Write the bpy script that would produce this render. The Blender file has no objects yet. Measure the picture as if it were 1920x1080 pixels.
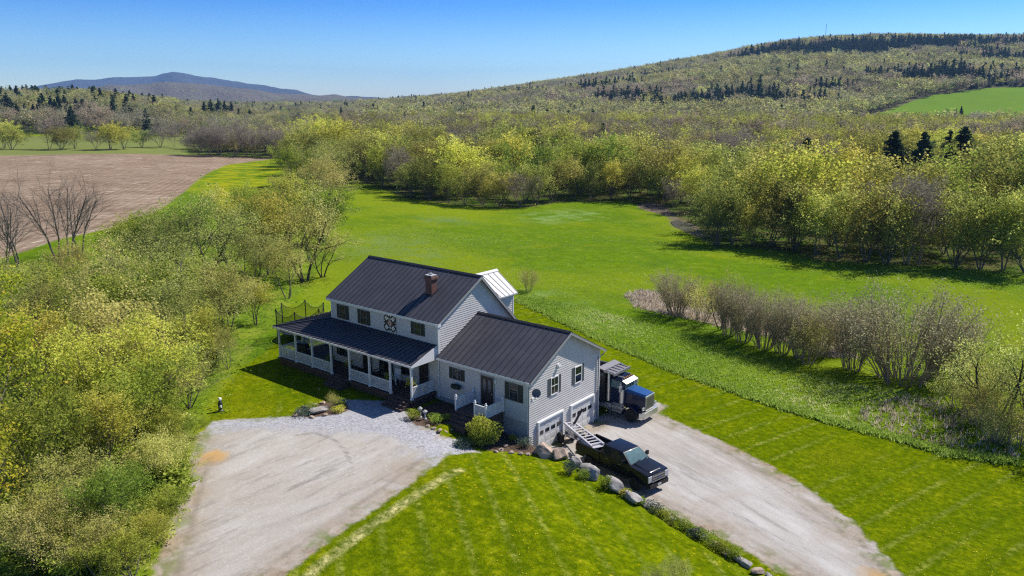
import bpy, bmesh, math, random
import numpy as np
from mathutils import Vector, Matrix
R = math.radians
rng = np.random.default_rng(11)
random.seed(5)
scene = bpy.context.scene
COL = scene.collection

# ---------------------------------------------------------------- camera maths
CAM = np.array([38.5456, -39.3564, 23.6528])
YAW, PIT, FPX = 0.677344, 0.232604, 1472.04
FW = np.array([-math.sin(YAW)*math.cos(PIT), math.cos(YAW)*math.cos(PIT), -math.sin(PIT)])
RT = np.array([math.cos(YAW), math.sin(YAW), 0.0])
UP = np.cross(RT, FW)
def proj(P):
    v = np.asarray(P, float) - CAM
    d = v @ FW
    return 960 + FPX*(v @ RT)/d, 540 - FPX*(v @ UP)/d
def ray(px, py):
    return FW + RT*((px-960)/FPX) + UP*((540-py)/FPX)
def atz(px, py, z):
    d = ray(px, py)
    return CAM + d*((z-CAM[2])/d[2])

# ---------------------------------------------------------------- object helpers
def tag(o, label=None, cat=None, group=None, kind=None):
    if label: o['label'] = label
    if cat: o['category'] = cat
    if group: o['group'] = group
    if kind: o['kind'] = kind
    return o
def empty(name, loc=(0, 0, 0), rz=0.0, label=None, cat=None, group=None):
    o = bpy.data.objects.new(name, None)
    o.empty_display_size = 0.3
    COL.objects.link(o)
    o.location = loc
    o.rotation_euler = (0, 0, rz)
    return tag(o, label, cat, group)
def link_mesh(name, me, parent=None):
    o = bpy.data.objects.new(name, me)
    COL.objects.link(o)
    if parent is not None: o.parent = parent
    return o
def np_mesh(name, V, F, mats, midx=None, smooth=False, attrs=None):
    """V (n,3); F (m,k) all with the same k"""
    V = np.asarray(V, np.float32); F = np.asarray(F, np.int32)
    me = bpy.data.meshes.new(name)
    m, k = F.shape
    me.vertices.add(len(V)); me.vertices.foreach_set('co', V.ravel())
    me.loops.add(m*k); me.loops.foreach_set('vertex_index', F.ravel())
    me.polygons.add(m)
    me.polygons.foreach_set('loop_start', np.arange(0, m*k, k, dtype=np.int32))
    me.polygons.foreach_set('loop_total', np.full(m, k, np.int32))
    for mt in mats: me.materials.append(mt)
    if midx is not None: me.polygons.foreach_set('material_index', np.asarray(midx, np.int32))
    me.polygons.foreach_set('use_smooth', np.full(m, smooth, bool))
    if attrs:
        for nm, (dom, arr) in attrs.items():
            a = me.attributes.new(nm, 'FLOAT', dom)
            a.data.foreach_set('value', np.asarray(arr, np.float32))
    me.update(calc_edges=True)
    return me

class MB:
    """collects shapes and links them as one mesh object"""
    def __init__(s): s.v = []; s.f = []; s.m = []; s.mats = []; s.cur = 0
    def mat(s, m):
        if m not in s.mats: s.mats.append(m)
        s.cur = s.mats.index(m); return s
    def add(s, vs, fs):
        b = len(s.v); s.v += [tuple(map(float, v)) for v in vs]
        for f in fs: s.f.append(tuple(b+i for i in f)); s.m.append(s.cur)
        return s
    def box(s, x0, x1, y0, y1, z0, z1):
        vs = [(x, y, z) for z in (z0, z1) for y in (y0, y1) for x in (x0, x1)]
        return s.add(vs, [(0, 2, 3, 1), (4, 5, 7, 6), (0, 1, 5, 4), (2, 6, 7, 3), (0, 4, 6, 2), (1, 3, 7, 5)])
    def hexa(s, b, t):
        """b, t: four points each, same winding (counter-clockwise from above)"""
        return s.add(list(b)+list(t), [(3, 2, 1, 0), (4, 5, 6, 7)]+[(i, (i+1) % 4, 4+(i+1) % 4, 4+i) for i in range(4)])
    def bar(s, a, b, w, h=None, up=(0, 0, 1)):
        a = Vector(a); b = Vector(b); h = h or w
        d = (b-a).normalized(); u = Vector(up)
        if abs(d.dot(u)) > .98: u = Vector((1, 0, 0))
        r = d.cross(u).normalized(); u = r.cross(d)
        r *= w/2; u *= h/2
        q = [a-r-u, a+r-u, a+r+u, a-r+u]; q2 = [b-r-u, b+r-u, b+r+u, b-r+u]
        return s.add(q+q2, [(3, 2, 1, 0), (4, 5, 6, 7)]+[(i, (i+1) % 4, 4+(i+1) % 4, 4+i) for i in range(4)])
    def tube(s, pts, rad, n=8, cap=True):
        pts = [Vector(p) for p in pts]
        rad = rad if isinstance(rad, (list, tuple)) else [rad]*len(pts)
        base = len(s.v); vs = []
        for i, p in enumerate(pts):
            d = (pts[min(i+1, len(pts)-1)]-pts[max(i-1, 0)]).normalized()
            u = Vector((0, 0, 1)) if abs(d.z) < .9 else Vector((1, 0, 0))
            r = d.cross(u).normalized(); u = r.cross(d)
            for k in range(n):
                a = 2*math.pi*k/n
                vs.append(p+(r*math.cos(a)+u*math.sin(a))*rad[i])
        fs = []
        for i in range(len(pts)-1):
            for k in range(n):
                fs.append((i*n+k, i*n+(k+1) % n, (i+1)*n+(k+1) % n, (i+1)*n+k))
        if cap:
            fs.append(tuple(range(n-1, -1, -1))); fs.append(tuple((len(pts)-1)*n+k for k in range(n)))
        return s.add(vs, fs)
    def cyl(s, a, b, r, n=16, r2=None): return s.tube([a, b], [r, r if r2 is None else r2], n)
    def lathe(s, c, prof, n=16, axis='z'):
        """prof: list of (radius, height)"""
        vs = []
        for r, h in prof:
            for k in range(n):
                a = 2*math.pi*k/n; p, q = r*math.cos(a), r*math.sin(a)
                vs.append((c[0]+p, c[1]+q, c[2]+h) if axis == 'z' else (c[0]+p, c[1]+h, c[2]+q))
        fs = []
        for i in range(len(prof)-1):
            for k in range(n):
                f = (i*n+k, i*n+(k+1) % n, (i+1)*n+(k+1) % n, (i+1)*n+k)
                fs.append(f if axis == 'z' else f[::-1])
        a, b = tuple(range(n-1, -1, -1)), tuple((len(prof)-1)*n+k for k in range(n))
        fs += [a, b] if axis == 'z' else [a[::-1], b[::-1]]
        return s.add(vs, fs)
    def prism_y(s, poly, y0, y1):
        """poly: (x, z) outline, extruded from y0 to y1"""
        n = len(poly)
        vs = [(x, y0, z) for x, z in poly]+[(x, y1, z) for x, z in poly]
        return s.add(vs, [tuple(range(n)), tuple(range(2*n-1, n-1, -1))]+[((i+1) % n, i, n+i, n+(i+1) % n) for i in range(n)])
    def prism_x(s, poly, x0, x1):
        n = len(poly)
        vs = [(x0, y, z) for y, z in poly]+[(x1, y, z) for y, z in poly]
        return s.add(vs, [tuple(range(n-1, -1, -1)), tuple(range(n, 2*n))]+[(i, (i+1) % n, n+(i+1) % n, n+i) for i in range(n)])
    def prism_z(s, poly, z0, z1):
        n = len(poly)
        vs = [(x, y, z0) for x, y in poly]+[(x, y, z1) for x, y in poly]
        return s.add(vs, [tuple(range(n-1, -1, -1)), tuple(range(n, 2*n))]+[(i, (i+1) % n, n+(i+1) % n, n+i) for i in range(n)])
    def build(s, name, mat=None, parent=None, bevel=0.0, smooth=False, fix=True):
        me = bpy.data.meshes.new(name)
        me.from_pydata(s.v, [], s.f)
        if s.mats:
            for m in s.mats: me.materials.append(m)
            me.polygons.foreach_set('material_index', s.m)
        elif mat: me.materials.append(mat)
        if fix or bevel > 0:
            bm = bmesh.new(); bm.from_mesh(me)
            bmesh.ops.recalc_face_normals(bm, faces=bm.faces)
            if bevel > 0:
                es = [e for e in bm.edges if len(e.link_faces) == 2 and e.calc_face_angle(0) > .35]
                bmesh.ops.bevel(bm, geom=es, offset=bevel, segments=2, profile=.7, affect='EDGES', clamp_overlap=True)
            bm.to_mesh(me); bm.free()
        if smooth:
            me.polygons.foreach_set('use_smooth', [True]*len(me.polygons))
            try: me.set_sharp_from_angle(angle=R(35))
            except Exception: pass
        me.update()
        return link_mesh(name, me, parent)
def copy_tree(o, parent=None):
    c = o.copy(); COL.objects.link(c)
    if parent is not None: c.parent = parent
    for ch in o.children: copy_tree(ch, c)
    return c
def sstep(a, b, x):
    t = np.clip((x-a)/(b-a), 0, 1); return t*t*(3-2*t)

# ---------------------------------------------------------------- node helpers
class NT:
    def __init__(s, name):
        s.m = bpy.data.materials.new(name); s.m.use_nodes = True
        s.t = s.m.node_tree; s.t.nodes.clear()
        s.out = s.n('ShaderNodeOutputMaterial')
    def n(s, typ, **kw):
        nd = s.t.nodes.new(typ)
        for k, v in kw.items(): setattr(nd, k, v)
        return nd
    def l(s, a, b): s.t.links.new(a, b)
    def setin(s, sock, v):
        if isinstance(v, bpy.types.NodeSocket): s.l(v, sock)
        else: sock.default_value = v
    def math(s, op, a, b=None, clamp=False):
        nd = s.n('ShaderNodeMath', operation=op, use_clamp=clamp)
        s.setin(nd.inputs[0], a)
        if b is not None: s.setin(nd.inputs[1], b)
        return nd.outputs[0]
    def mix(s, f, a, b, mode='MIX'):
        nd = s.n('ShaderNodeMix', data_type='RGBA', blend_type=mode)
        s.setin(nd.inputs[0], f)
        s.setin(nd.inputs[6], a if isinstance(a, bpy.types.NodeSocket) else (*a, 1))
        s.setin(nd.inputs[7], b if isinstance(b, bpy.types.NodeSocket) else (*b, 1))
        return nd.outputs[2]
    def noise(s, scale, detail=4, rough=.55, vec=None, dist=0.0):
        nd = s.n('ShaderNodeTexNoise')
        nd.inputs['Scale'].default_value = scale; nd.inputs['Detail'].default_value = detail
        nd.inputs['Roughness'].default_value = rough; nd.inputs['Distortion'].default_value = dist
        if vec is not None: s.l(vec, nd.inputs['Vector'])
        return nd.outputs[0]
    def ramp(s, f, stops, interp='LINEAR'):
        nd = s.n('ShaderNodeValToRGB'); cr = nd.color_ramp; cr.interpolation = interp
        while len(cr.elements) < len(stops): cr.elements.new(.5)
        for e, (p, c) in zip(cr.elements, stops):
            e.position = p; e.color = (*c, 1) if len(c) == 3 else c
        s.setin(nd.inputs[0], f)
        return nd.outputs[0]
    def rng(s, v, a, b, c=0.0, d=1.0):
        nd = s.n('ShaderNodeMapRange', clamp=True)
        s.setin(nd.inputs[0], v)
        for i, q in enumerate((a, b, c, d)): nd.inputs[1+i].default_value = q
        return nd.outputs[0]
    def pos(s): return s.n('ShaderNodeNewGeometry').outputs['Position']
    def mapping(s, vec, scale=(1, 1, 1), rot=(0, 0, 0)):
        nd = s.n('ShaderNodeMapping'); s.l(vec, nd.inputs[0])
        nd.inputs['Scale'].default_value = scale; nd.inputs['Rotation'].default_value = rot
        return nd.outputs[0]
    def attr(s, name):
        nd = s.n('ShaderNodeAttribute', attribute_name=name); return nd.outputs['Fac']
    def bump(s, h, strength=.5, dist=.05):
        nd = s.n('ShaderNodeBump'); nd.inputs['Strength'].default_value = strength
        nd.inputs['Distance'].default_value = dist; s.l(h, nd.inputs['Height'])
        return nd.outputs[0]
    def principled(s, col, rough=.6, metal=0.0, spec=.5, normal=None, **kw):
        b = s.n('ShaderNodeBsdfPrincipled')
        s.setin(b.inputs['Base Color'], col if isinstance(col, bpy.types.NodeSocket) else (*col, 1))
        s.setin(b.inputs['Roughness'], rough); s.setin(b.inputs['Metallic'], metal)
        b.inputs['Specular IOR Level'].default_value = spec
        if normal is not None: s.l(normal, b.inputs['Normal'])
        for k, v in kw.items(): s.setin(b.inputs[k], v)
        s.l(b.outputs[0], s.out.inputs[0])
        return b
def plain(name, col, rough=.6, metal=0.0, spec=.5, var=.12, scale=6.0, bump=0.0, **kw):
    """a plain surface with a little uneven colour and gloss"""
    t = NT(name); p = t.n('ShaderNodeTexCoord').outputs['Object']
    f = t.noise(scale, 5, .6, p)
    c = t.mix(t.rng(f, .3, .7), tuple(max(0, x*(1-var)) for x in col), tuple(min(1, x*(1+var)) for x in col))
    nrm = t.bump(t.noise(scale*4, 4, .6, p), bump, .02) if bump else None
    t.principled(c, t.rng(f, .3, .7, max(.02, rough-.06), min(1, rough+.06)), metal, spec, nrm, **kw)
    return t.m
# ================================================================ TERRAIN
WALL = np.array([(8.6, 0.0), (10.4, -0.2), (13.3, -0.4), (15.5, -0.8), (17.1, -1.6), (18.9, -2.3), (20.9, -2.8), (22.9, -3.3), (24.8, -3.9), (26.3, -4.6), (30.0, -7.0), (36.0, -12.0)])
WALLH = np.array([1.15, 1.15, 1.1, 1.0, .9, .75, .6, .45, .35, .25, .12, .05])
def wall_dist(x, y):
    """signed distance to the stone edge (positive on the lawn side) and the step height there"""
    best = np.full(x.shape, 1e9); h = np.zeros(x.shape); side = np.zeros(x.shape)
    for i in range(len(WALL)-1):
        a, b = WALL[i], WALL[i+1]; d = b-a; L2 = d @ d
        t = np.clip(((x-a[0])*d[0]+(y-a[1])*d[1])/L2, 0, 1)
        qx, qy = x-(a[0]+t*d[0]), y-(a[1]+t*d[1])
        r = np.hypot(qx, qy); m = r < best
        best = np.where(m, r, best); h = np.where(m, WALLH[i]+(WALLH[i+1]-WALLH[i])*t, h)
        side = np.where(m, np.where(d[0]*(y-a[1])-d[1]*(x-a[0]) < 0, 1, -1), side)
    return best*side, h
RPX = [-900, 300, 560, 640, 730, 850, 960, 1100, 1200, 1300, 1400, 1480, 1550, 1650, 1780, 1920, 2300, 3000]
RPY = [191, 191, 191, 190, 187, 178, 164, 145, 129, 110, 92, 80, 73, 69, 69, 73, 85, 120]
def h_at(px_py_D):
    px, py, D = px_py_D
    k = (540-py)/FPX
    return CAM[2]+D*(k*math.cos(PIT)-math.sin(PIT))/(math.cos(PIT)+k*math.sin(PIT))
def polar(x, y):
    vx, vy = x-CAM[0], y-CAM[1]
    D = -vx*math.sin(YAW)+vy*math.cos(YAW); S = vx*math.cos(YAW)+vy*math.sin(YAW)
    px = 960+FPX*S/np.maximum(D*math.cos(PIT)+5.5, 5.0)
    return D, S, px
def wob(x, y, s, seed):
    r = np.random.default_rng(seed); o = 0
    for k in range(5):
        a, p = r.uniform(0, 6.28, 2); f = (1.7**k)/s
        o = o+np.sin((x*math.cos(a)+y*math.sin(a))*f+p)*(.6**k)
    return o
def hgt(x, y):
    x = np.asarray(x, float); y = np.asarray(y, float)
    D, S, px = polar(x, y)
    low = -1.6*sstep(20, 100, y+.35*x) + .10*wob(x, y, 9, 1)*sstep(22, 45, D) + .5*wob(x, y, 60, 2)*sstep(120, 260, D)
    low = low*sstep(12, 30, np.hypot(x-18, y-5)) 
    low = low + 1.3*sstep(-45, -95, x)*sstep(60, 10, y-(-x-90)*.45)
    wd, wh = wall_dist(x, y)
    up = wh+(2.15-wh)*sstep(0, 9, wd)
    up = np.where(x < 4, 2.15, up)
    up = up-1.3*sstep(-20, -60, x)
    # upper ground lies in front (y<0) of the house on the lawn side of the stones, and falls away behind it
    m = sstep(-.30, .22, wd)*sstep(12, -1.0, y)
    m = np.where(x < 6, sstep(26, 1.5, y), m)
    k = sstep(6, 8.6, x)
    m2 = np.where(y > 0, sstep(26, 1.5, y)*(1-sstep(2, 8.3, x)), m)
    z = low*(1-m2)+up*m2
    # forested hill to the right and the low rise to the left
    zr = h_at((px, np.interp(px, RPX, RPY), 2300.0))-10
    zr = np.maximum(zr, 0)
    t = np.clip((D-640)/(2300-640), 0, 1)
    hill = zr*(.38*t+.62*t*t*(3-2*t))*np.where(D > 2300, 1-sstep(2300, 4200, D)*.8, 1)
    hill = hill+wob(x, y, 130, 5)*5*sstep(700, 1100, D)*sstep(700, 1000, px)*sstep(2300,1800,D)
    left = 17*sstep(520, 900, D)*sstep(520, 120, px)*sstep(3000, 1500, D)
    return z+hill+left
def G(px, py):
    """ground point seen at a pixel"""
    d = ray(px, py); t = 20.0; last = t
    ts = np.concatenate([np.arange(20, 400, .8), np.arange(400, 6000, 8.)])
    P = CAM[None]+d[None]*ts[:, None]
    below = P[:, 2] < hgt(P[:, 0], P[:, 1])
    if not below.any(): return P[-1]
    i = int(np.argmax(below)); a, b = ts[max(i-1, 0)], ts[i]
    for _ in range(24):
        c = (a+b)/2; q = CAM+d*c
        if q[2] < float(hgt(q[0], q[1])): b = c
        else: a = c
    return CAM+d*b
def poly_px(pts, z=None):
    return np.array([(atz(x, y, z) if z is not None else G(x, y))[:2] for x, y in pts])
def sdist(x, y, P, closed=True):
    """signed distance to a polygon, positive inside"""
    best = np.full(x.shape, 1e9); ins = np.zeros(x.shape, bool); n = len(P)
    for i in range(n if closed else n-1):
        a, b = P[i], P[(i+1) % n]; d = b-a; L2 = max(d @ d, 1e-9)
        t = np.clip(((x-a[0])*d[0]+(y-a[1])*d[1])/L2, 0, 1)
        best = np.minimum(best, np.hypot(x-(a[0]+t*d[0]), y-(a[1]+t*d[1])))
        c = (a[1] > y) != (b[1] > y)
        with np.errstate(divide='ignore', invalid='ignore'):
            xi = (b[0]-a[0])*(y-a[1])/(b[1]-a[1])+a[0]
        ins ^= c & (x < xi)
    return np.where(ins, best, -best) if closed else best

def sdist_line(x, y, P): return -sdist(x, y, P, False) if False else np.abs(sdist(x, y, P, False))
PL = {}
PL['left_drive'] = poly_px([(225, 1200), (285, 1080), (310, 1010), (333, 930), (352, 870), (372, 815), (398, 790), (470, 785), (545, 782), (575, 770), (640, 748), (700, 752), (735, 752), (770, 775), (800, 802), (835, 812), (862, 815), (900, 835), (862, 842), (838, 852), (800, 885), (740, 930), (660, 985), (600, 1030), (535, 1080), (400, 1200)], 2.13)
PL['stone'] = poly_px([(380, 800), (398, 790), (470, 785), (545, 782), (575, 770), (640, 745), (720, 745), (770, 775), (800, 802), (835, 812), (875, 815), (900, 835), (862, 842), (820, 865), (775, 846), (735, 822), (670, 812), (560, 808), (470, 806), (400, 812)], 2.13)
PL['right_drive'] = np.array([(8.5, 0.6), (9.9, .45), (12, .3), (14, .0), (16.2, -.5), (18.0, -.6), (20, -.9), (22, -1.2), (24, -1.6), (26.2, -2.4), (29.5, -3.6), (34, -5.2), (38, -6.4)] + [tuple(p) for p in poly_px([(1745, 1150), (1692, 1080), (1650, 1030), (1600, 980), (1530, 925), (1440, 870), (1350, 825), (1290, 800), (1235, 775)], 0.)] + [(11.5, 14.5), (8.0, 14.5)])
PL['lawn'] = np.vstack([poly_px([(960, 560), (1050, 601), (1150, 647), (1250, 690), (1350, 724), (1450, 759), (1560, 792), (1680, 822), (1780, 852), (1900, 868), (2300, 930)]), np.array([(62, 5), (60, -50), (-10, -60), (-2, -40)]), poly_px([(290, 1080), (335, 930), (385, 800), (410, 740), (455, 690), (505, 655), (525, 640)]), np.array([(-17, 8), (-14, 26)])])
PL['plough'] = poly_px([(-700, 700), (-200, 575), (0, 487), (90, 455), (200, 430), (300, 395), (362, 345), (395, 322), (430, 308), (525, 295), (360, 291), (0, 292), (-700, 294)])
PL['mud'] = poly_px([(1192, 385), (1215, 379), (1242, 383), (1258, 396), (1275, 412), (1300, 420), (1318, 436), (1332, 456), (1312, 446), (1290, 437), (1262, 425), (1252, 408), (1236, 401), (1208, 394)])
PL['dry'] = poly_px([(1178, 553), (1205, 546), (1262, 552), (1400, 578), (1520, 625), (1600, 668), (1560, 668), (1450, 632), (1330, 605), (1200, 577)])
PL['wood'] = np.vstack([poly_px([(640, 334), (690, 345), (760, 371), (870, 386), (980, 391), (1060, 377), (1180, 378), (1235, 398), (1290, 428), (1340, 465), (1440, 467), (1540, 490), (1650, 497), (1780, 500), (1930, 520), (2500, 600)]), poly_px([(2500, 240), (1200, 228), (900, 222), (640, 222), (640, 300)])])
PL['wood_left'] = poly_px([(355, 291), (450, 293), (525, 295), (640, 296), (640, 225), (340, 245)])
PL['thicket'] = poly_px([(285, 1090), (330, 930), (375, 810), (400, 745), (450, 690), (500, 640), (560, 560), (610, 500), (622, 420), (632, 335), (600, 320), (530, 330), (500, 350), (400, 380), (300, 420), (200, 450), (90, 475), (0, 505), (-500, 620), (-500, 1400), (200, 1400)])
PL['hillfield'] = poly_px([(1560, 232), (1640, 228), (1720, 226), (1930, 222), (2300, 215), (2300, 150), (1925, 163), (1830, 168), (1750, 178), (1700, 193), (1660, 208)])
PL['hillpatch'] = poly_px([(1380, 135), (1420, 128), (1500, 122), (1505, 127), (1440, 134)])
PL['far_meadow'] = poly_px([(-600, 300), (0, 295), (355, 291), (358, 257), (0, 258), (-600, 255)])
PL['hedge_meadow'] = poly_px([(430, 308), (525, 296), (560, 300), (530, 340), (480, 370), (380, 372), (362, 345), (395, 322)])
PL['bed'] = np.vstack([poly_px([(548, 778), (560, 768), (590, 758), (622, 752), (650, 757), (655, 770), (630, 778), (580, 783)], 2.13)])
PL['bed_wing'] = np.array([(0.1, -.02), (0.1, -3.3), (1.2, -4.2), (2.2, -4.5), (3.3, -3.9), (3.3, -.02)])
PL['bed_corner'] = np.array([(5.9, -.02), (5.9, -3.9), (7.4, -3.4), (9.0, -2.0), (10.6, -1.0), (10.4, -.1), (8.7, .3), (8.3, -.02)])

PL['damp'] = poly_px([(640, 448), (700, 440), (790, 452), (840, 478), (800, 500), (720, 488), (650, 470)])
PL['damp_far'] = poly_px([(780, 405), (860, 408), (880, 420), (800, 418)])
PL['pale'] = poly_px([(985, 402), (1060, 392), (1130, 398), (1120, 412), (1040, 420), (980, 415)])
PL['pale_strip'] = poly_px([(975, 548), (1010, 540), (1060, 556), (1130, 592), (1180, 620), (1120, 612), (1040, 585)])
def axis(lo, hi, fine0, fine1, st, grow, cap):
    a = list(np.arange(fine0, fine1+1e-6, st))
    s = st; v = a[-1]
    while v < hi: s = min(s*grow, cap if v < 2600 else 400); v += s; a.append(v)
    s = st; v = a[0]; pre = []
    while v > lo: s = min(s*grow, cap if v > -2600 else 400); v -= s; pre.append(v)
    return np.array(pre[::-1]+a)
AX = axis(-9500, 9500, -26, 46, .36, 1.045, 34.)
AY = axis(-400, 9500, -34, 42, .36, 1.045, 34.)
gx, gy = np.meshgrid(AX, AY, indexing='xy')
gz = hgt(gx, gy)
SD = {k: np.clip(sdist(gx, gy, P), -40, 40) for k, P in PL.items()}
Dg, Sg, PXg = polar(gx, gy)
hillm = sstep(640, 700, Dg)

def ground_material():
    t = NT('ground_cover'); p = t.pos()
    n_big = t.noise(.035, 4, .6, p); n_mid = t.noise(.28, 5, .62, p); n_fine = t.noise(2.6, 6, .72, p); n_tiny = t.noise(11, 4, .75, p)
    n_edge = t.noise(.9, 6, .7, p)
    edge = t.math('MULTIPLY', t.math('SUBTRACT', n_edge, .5), 2.2)
    def mask(name, w=.18, amp=1.0, off=0.0):
        d = t.math('ADD', t.attr(name), t.math('MULTIPLY', edge, amp))
        return t.rng(d, off-w, off+w)
    # meadow
    mead = t.ramp(n_mid, [(.25, (.080, .165, .004)), (.45, (.115, .215, .004)), (.62, (.155, .245, .005)), (.8, (.19, .245, .012))])
    mead = t.mix(t.rng(n_big, .52, .66, 0, .75), mead, (.125, .225, .008))
    mead = t.mix(t.rng(t.noise(.05, 4, .6, t.mapping(p, (1, 1, 1), (0, 0, .9)), .8), .60, .70, 0, .6), mead, (.048, .105, .035))
    n_cl = t.noise(.75, 5, .75, p); n_pat = t.noise(.075, 5, .7, t.mapping(p, (1, 1.6, 1), (0, 0, .5)), 1.2)
    mead = t.mix(t.rng(n_pat, .50, .60, 0, .75), mead, (.21, .27, .025))
    mead = t.mix(t.rng(t.noise(.045, 5, .7, t.mapping(p, (1, 1.5, 1), (0, 0, 1.5)), 1.), .52, .62, 0, .7), mead, (.06, .135, .02))
    mead = t.mix(t.rng(n_cl, .40, .60, .8, 0), mead, (.05, .11, .004))
    mead = t.mix(t.rng(n_cl, .55, .72, 0, .55), mead, (.24, .30, .03))
    mead = t.mix(t.rng(n_fine, .40, .66, .75, 0), mead, (.03, .075, .003))
    mead = t.mix(.30, mead, (.135, .215, .006))
    # mown lawn: yellow green with pale clippings along the mower's rows
    lawn = t.ramp(n_mid, [(.28, (.110, .165, .002)), (.5, (.150, .205, .002)), (.72, (.205, .245, .003))])
    lawn = t.mix(t.rng(n_big, .45, .62, 0, .6), lawn, (.185, .225, .002))
    wv = t.n('ShaderNodeTexWave', wave_type='BANDS', bands_direction='X', wave_profile='SIN')
    wv.inputs['Scale'].default_value = .15; wv.inputs['Distortion'].default_value = .5; wv.inputs['Detail'].default_value = 2.0; wv.inputs['Detail Scale'].default_value = .5
    va = t.mapping(p, (1, 1, 1), (0, 0, R(16))); vb = t.mapping(p, (1, 1, 1), (0, 0, R(-51)))
    vm = t.n('ShaderNodeMix', data_type='VECTOR'); t.l(t.rng(t.attr('s_front'), -.5, .5), vm.inputs[0]); t.l(va, vm.inputs[4]); t.l(vb, vm.inputs[5])
    t.l(vm.outputs[1], wv.inputs['Vector'])
    clip = t.math('MULTIPLY', t.rng(wv.outputs['Fac'], .86, 1.0), t.rng(t.noise(.11, 4, .65, p), .44, .56))
    clip = t.math('MULTIPLY', clip, t.rng(n_fine, .35, .6))
    lawn = t.mix(t.math('MULTIPLY', clip, .62), lawn, (.46, .46, .15))
    sk_ = t.math('ADD', t.attr('s_streak'), t.math('MULTIPLY', edge, .22))
    lawn = t.mix(t.math('MULTIPLY', t.rng(sk_, .08, .5, 1, 0), t.rng(n_fine, .30, .5)), lawn, (.62, .58, .32))
    lawn = t.mix(t.rng(wv.outputs['Fac'], .35, .65, 0, .42), lawn, (.085, .14, .002))
    lawn = t.mix(t.rng(n_cl, .42, .60, .55, 0), lawn, (.07, .115, .002))
    lawn = t.mix(t.rng(n_cl, .55, .72, 0, .45), lawn, (.27, .29, .02))
    lawn = t.mix(t.rng(n_fine, .40, .64, .8, 0), lawn, (.04, .075, .001))
    mead = t.mix(t.math('MULTIPLY', mask('s_damp', 2.5, 5), t.rng(n_mid, .40, .58)), mead, (.075, .15, .045))
    mead = t.mix(t.math('MULTIPLY', mask('s_pale', 2.5, 5), t.rng(n_mid, .44, .62, 0, .6)), mead, (.19, .29, .075))
    mead = t.mix(t.rng(t.noise(.017, 3, .6, t.mapping(p, (1, 1.4, 1), (0, 0, .3))), .46, .56, 0, .4), mead, (.21, .25, .008))
    mead = t.mix(1.0, mead, (1.15, 1.11, 1.4), 'MULTIPLY'); lawn = t.mix(1.0, lawn, (1.30, 1.20, 1.0), 'MULTIPLY')
    grass = t.mix(mask('s_lawn', .12, .35), mead, lawn)
    # dandelions
    vo = t.n('ShaderNodeTexVoronoi', feature='F1'); vo.inputs['Scale'].default_value = 2.3; t.l(p, vo.inputs['Vector'])
    dots = t.math('MULTIPLY', t.math('LESS_THAN', vo.outputs['Distance'], .19), t.rng(t.noise(.12, 4, .7, p), .53, .64))
    grass = t.mix(t.math('MULTIPLY', dots, t.rng(t.attr('s_near'), 0, 1, 0, .6)), grass, (.48, .38, .01))
    tuft = t.rng(t.noise(.10, 3, .6, t.mapping(p, (1, 1, 1), (0, 0, 2))), .60, .68, 0, .5)
    grass = t.mix(t.math('MULTIPLY', tuft, t.rng(n_tiny, .5, .6)), grass, (.35, .30, .01))
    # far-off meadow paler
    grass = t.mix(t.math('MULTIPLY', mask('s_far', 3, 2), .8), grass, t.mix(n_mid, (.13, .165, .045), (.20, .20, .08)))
    yel = t.math('MULTIPLY', mask('s_yellow', 4, 4), t.rng(t.noise(.16, 4, .6, p), .46, .58, 0, .7))
    grass = t.mix(yel, grass, (.32, .30, .01))
    # dead grass, mud, woodland litter
    dry = t.mix(n_fine, (.22, .145, .10), (.46, .36, .27))
    grass = t.mix(t.math('MULTIPLY', mask('s_dry', .5, 2.4), .85), grass, dry)
    litter = t.mix(t.rng(n_fine, .3, .7), (.050, .060, .018), (.15, .13, .06))
    litter = t.mix(t.rng(n_mid, .42, .58, 0, .9), litter, (.055, .105, .012))
    grass = t.mix(mask('s_wood', .6, 1.6), grass, litter)
    thick = t.mix(t.rng(n_fine, .38, .62), (.05, .10, .010), (.17, .25, .016))
    thick = t.mix(t.rng(n_mid, .50, .60, 0, .7), thick, (.22, .26, .03))
    grass = t.mix(mask('s_thicket', .5, 1.4, .4), grass, thick)
    grass = t.mix(mask('s_mud', .5, 1.2), grass, t.mix(n_mid, (.10, .075, .055), (.24, .19, .15)))
    # forested hill floor and its hay field
    forest = t.mix(n_big, (.085, .085, .04), (.14, .125, .07))
    grass = t.mix(t.attr('s_hill'), grass, forest)
    hf = t.mix(n_big, (.10, .19, .02), (.15, .235, .025))
    grass = t.mix(mask('s_hillfield', 1.5, 3), grass, hf)
    # ploughed field: pinkish brown with stubble rows
    wp = t.n('ShaderNodeTexWave', wave_type='BANDS', bands_direction='X', wave_profile='SIN')
    wp.inputs['Scale'].default_value = .16; wp.inputs['Distortion'].default_value = 2.5; wp.inputs['Detail'].default_value = 3; wp.inputs['Detail Scale'].default_value = .35
    t.l(t.mapping(p, (1, 1, 1), (0, 0, R(-50))), wp.inputs['Vector'])
    soil = t.mix(t.rng(n_big, .35, .65), (.225, .165, .115), (.30, .235, .17))
    soil = t.mix(t.rng(wp.outputs['Fac'], .3, .8, 0, .22), soil, t.mix(n_mid, (.40, .32, .26), (.55, .47, .40)))
    soil = t.mix(t.rng(t.noise(.55, 6, .8, t.mapping(p, (1, .3, 1), (0, 0, R(-50)))), .50, .62, 0, .8), soil, (.11, .07, .05))
    soil = t.mix(t.rng(t.noise(.5, 6, .85, t.mapping(p, (1, .3, 1), (0, 0, R(-47)))), .57, .66, 0, .9), soil, (.70, .62, .52))
    soil = t.mix(1.0, soil, (.92, .88, .84), 'MULTIPLY')
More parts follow.
